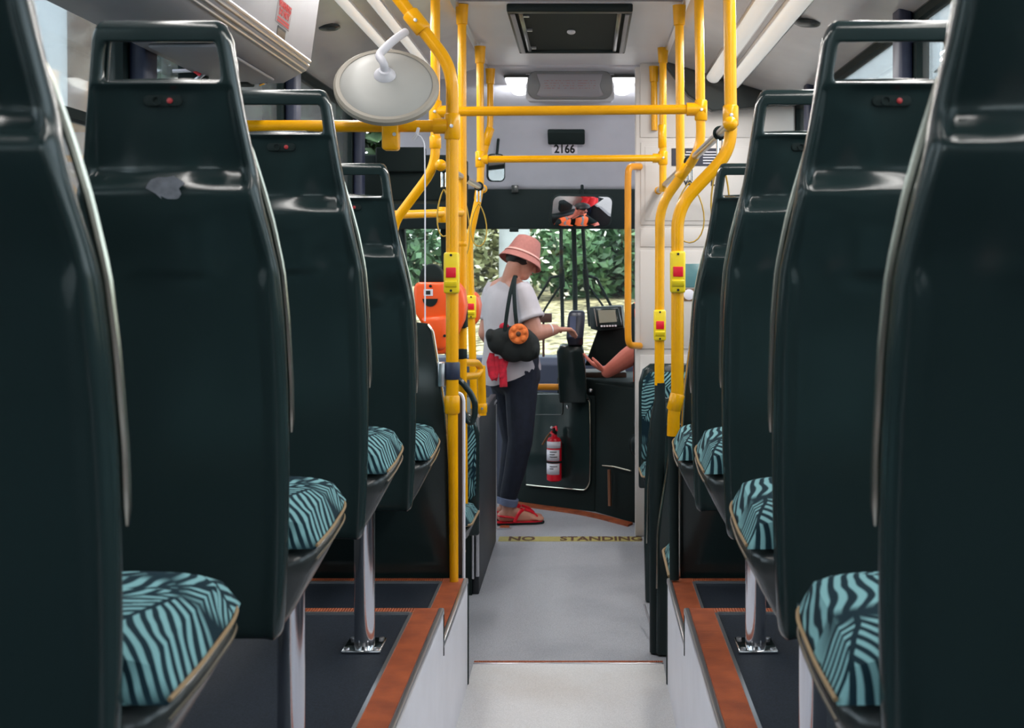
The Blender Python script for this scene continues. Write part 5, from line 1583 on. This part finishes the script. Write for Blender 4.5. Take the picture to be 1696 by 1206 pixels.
SH = [(-4.6, 20.5, 1.3, .9, 1, 0, 'mid green shrub on the bank, far left of the windscreen'), (-2.9, 19.6, 1.1, .85, 0, 60, 'deep green shrub on the bank, left of the white post'), (-1.3, 21.2, 1.1, 1.0, 3, 260, 'olive shrub with white blossom behind the white post and the hat'),
      (-.35, 19.8, .8, .75, 1, 160, 'small mid green shrub with white blossom between post and wiper'), (.55, 20.4, 1.2, .95, 0, 40, 'deep green shrub on the bank between the two wipers'), (1.7, 19.5, 1.1, .9, 1, 20, 'mid green shrub on the bank by the cream partition edge'),
      (3.2, 20.5, 1.3, 1.0, 2, 0, 'dark shrub on the bank, hidden mostly by the partition')]
for i, (x, y, rx, rz, li, bl_, lb) in enumerate(SH):
    shrub(x, y, bz(y) - .1, rx, rz, li, lb, blossom=bl_)
TR = [(-6.5, 25, 2.4, 2.2, 0, 1.0, 'leafy tree far behind the shrubs, left of the windscreen'), (-3.2, 26, 2.4, 2.4, 2, .8, 'dark leafy tree behind the shrubs left of the white post'), (-.2, 27, 2.4, 2.5, 1, .9, 'mid green leafy tree behind the shrubs in the windscreen middle'), (2.8, 26, 2.4, 2.3, 2, .8, 'dark leafy tree behind the shrubs on the right')]
for (x, y, rx, rz, li, tk, lb) in TR:
    shrub(x, y, bz(y) - .1, rx, rz, li, lb, n=5200, trunk=tk, size=.2, cat='tree', group='trees behind the shrubs')
for (x, y, li, lb) in ((-9.2, 30, 1, 'street tree far ahead outside the left windows'), (6.5, 17, 1, 'street tree outside the right windows, nearest'), (7.5, 24, 0, 'street tree outside the right windows, farther')):
    shrub(x, y, -.38, 1.7, 1.6, li, lb, n=3200, trunk=2.6, size=.16, cat='tree', group='street trees')
# pale post standing outside, ahead
po = thing('concrete_post', (P(852, 0, 15.5).x, 15.5, .6), 'pale weathered concrete post outside the windscreen behind the pink hat', 'post')
ob('shaft', MB().lathe([(.185, -.1), (.172, 2.6), (.165, 5.0)], (P(852, 0, 15.5).x, 15.5, .66), 20), mat('pale concrete', srgb(150, 156, 160), .85, vary=.2, vscale=5, bump=.5, bscale=30), po)
ob('footing', MB().lathe([(.26, -.2), (.24, .05), (.19, .06)], (P(852, 0, 15.5).x, 15.5, .66), 20), mat('footing', srgb(160, 158, 150), .9), po)

# outside the left windows: a thick trunk close by and a pale rendered wall
tt = thing('tree', (-3.42, 9.3, -.38), 'thick brown tree trunk close outside the left windows', 'tree')
ob('trunk', MB().tube([(-3.42, 9.3, -.4), (-3.40, 9.3, 2.0), (-3.46, 9.35, 4.6), (-3.40, 9.3, 6.2)], [.27, .20, .18, .14], 14), mat('pinkish bark', srgb(150, 126, 110), .9, col2=srgb(196, 180, 166), vscale=7, bump=.6, bscale=30), tt)
mb = MB()
rnd = random.Random(11)
for _ in range(8):
    leaves(mb, (-3.4 + rnd.uniform(-1.6, 1.6), 9.3 + rnd.uniform(-1.6, 1.6), 6.3 + rnd.uniform(-.4, 1.6)), (1.2, 1.2, .8), 380, .15, rnd)
ob('foliage', mb, LEAF[1], tt, fixn=False)['kind'] = 'stuff'
gw = thing('garden_wall', (-13, 18, -.38), 'pale grey rendered building wall outside the left windows', 'building')
ob('wall', MB().box(-13.4, -13, 2, 36, -.38, 5.2), mat('grey render', srgb(168, 166, 166), .9, vary=.2, vscale=.6), gw)
for i in range(8):
    y0 = 4 + i * 4
    wz = ob('window', MB().box(-13.02, -12.96, y0, y0 + 1.8, 1.2, 3.2), M['matte_black'], gw)
    ob('pane', MB().box(-12.965, -12.95, y0 + .08, y0 + 1.72, 1.28, 3.12), mat('far pane', srgb(90, 100, 104), .1), wz)
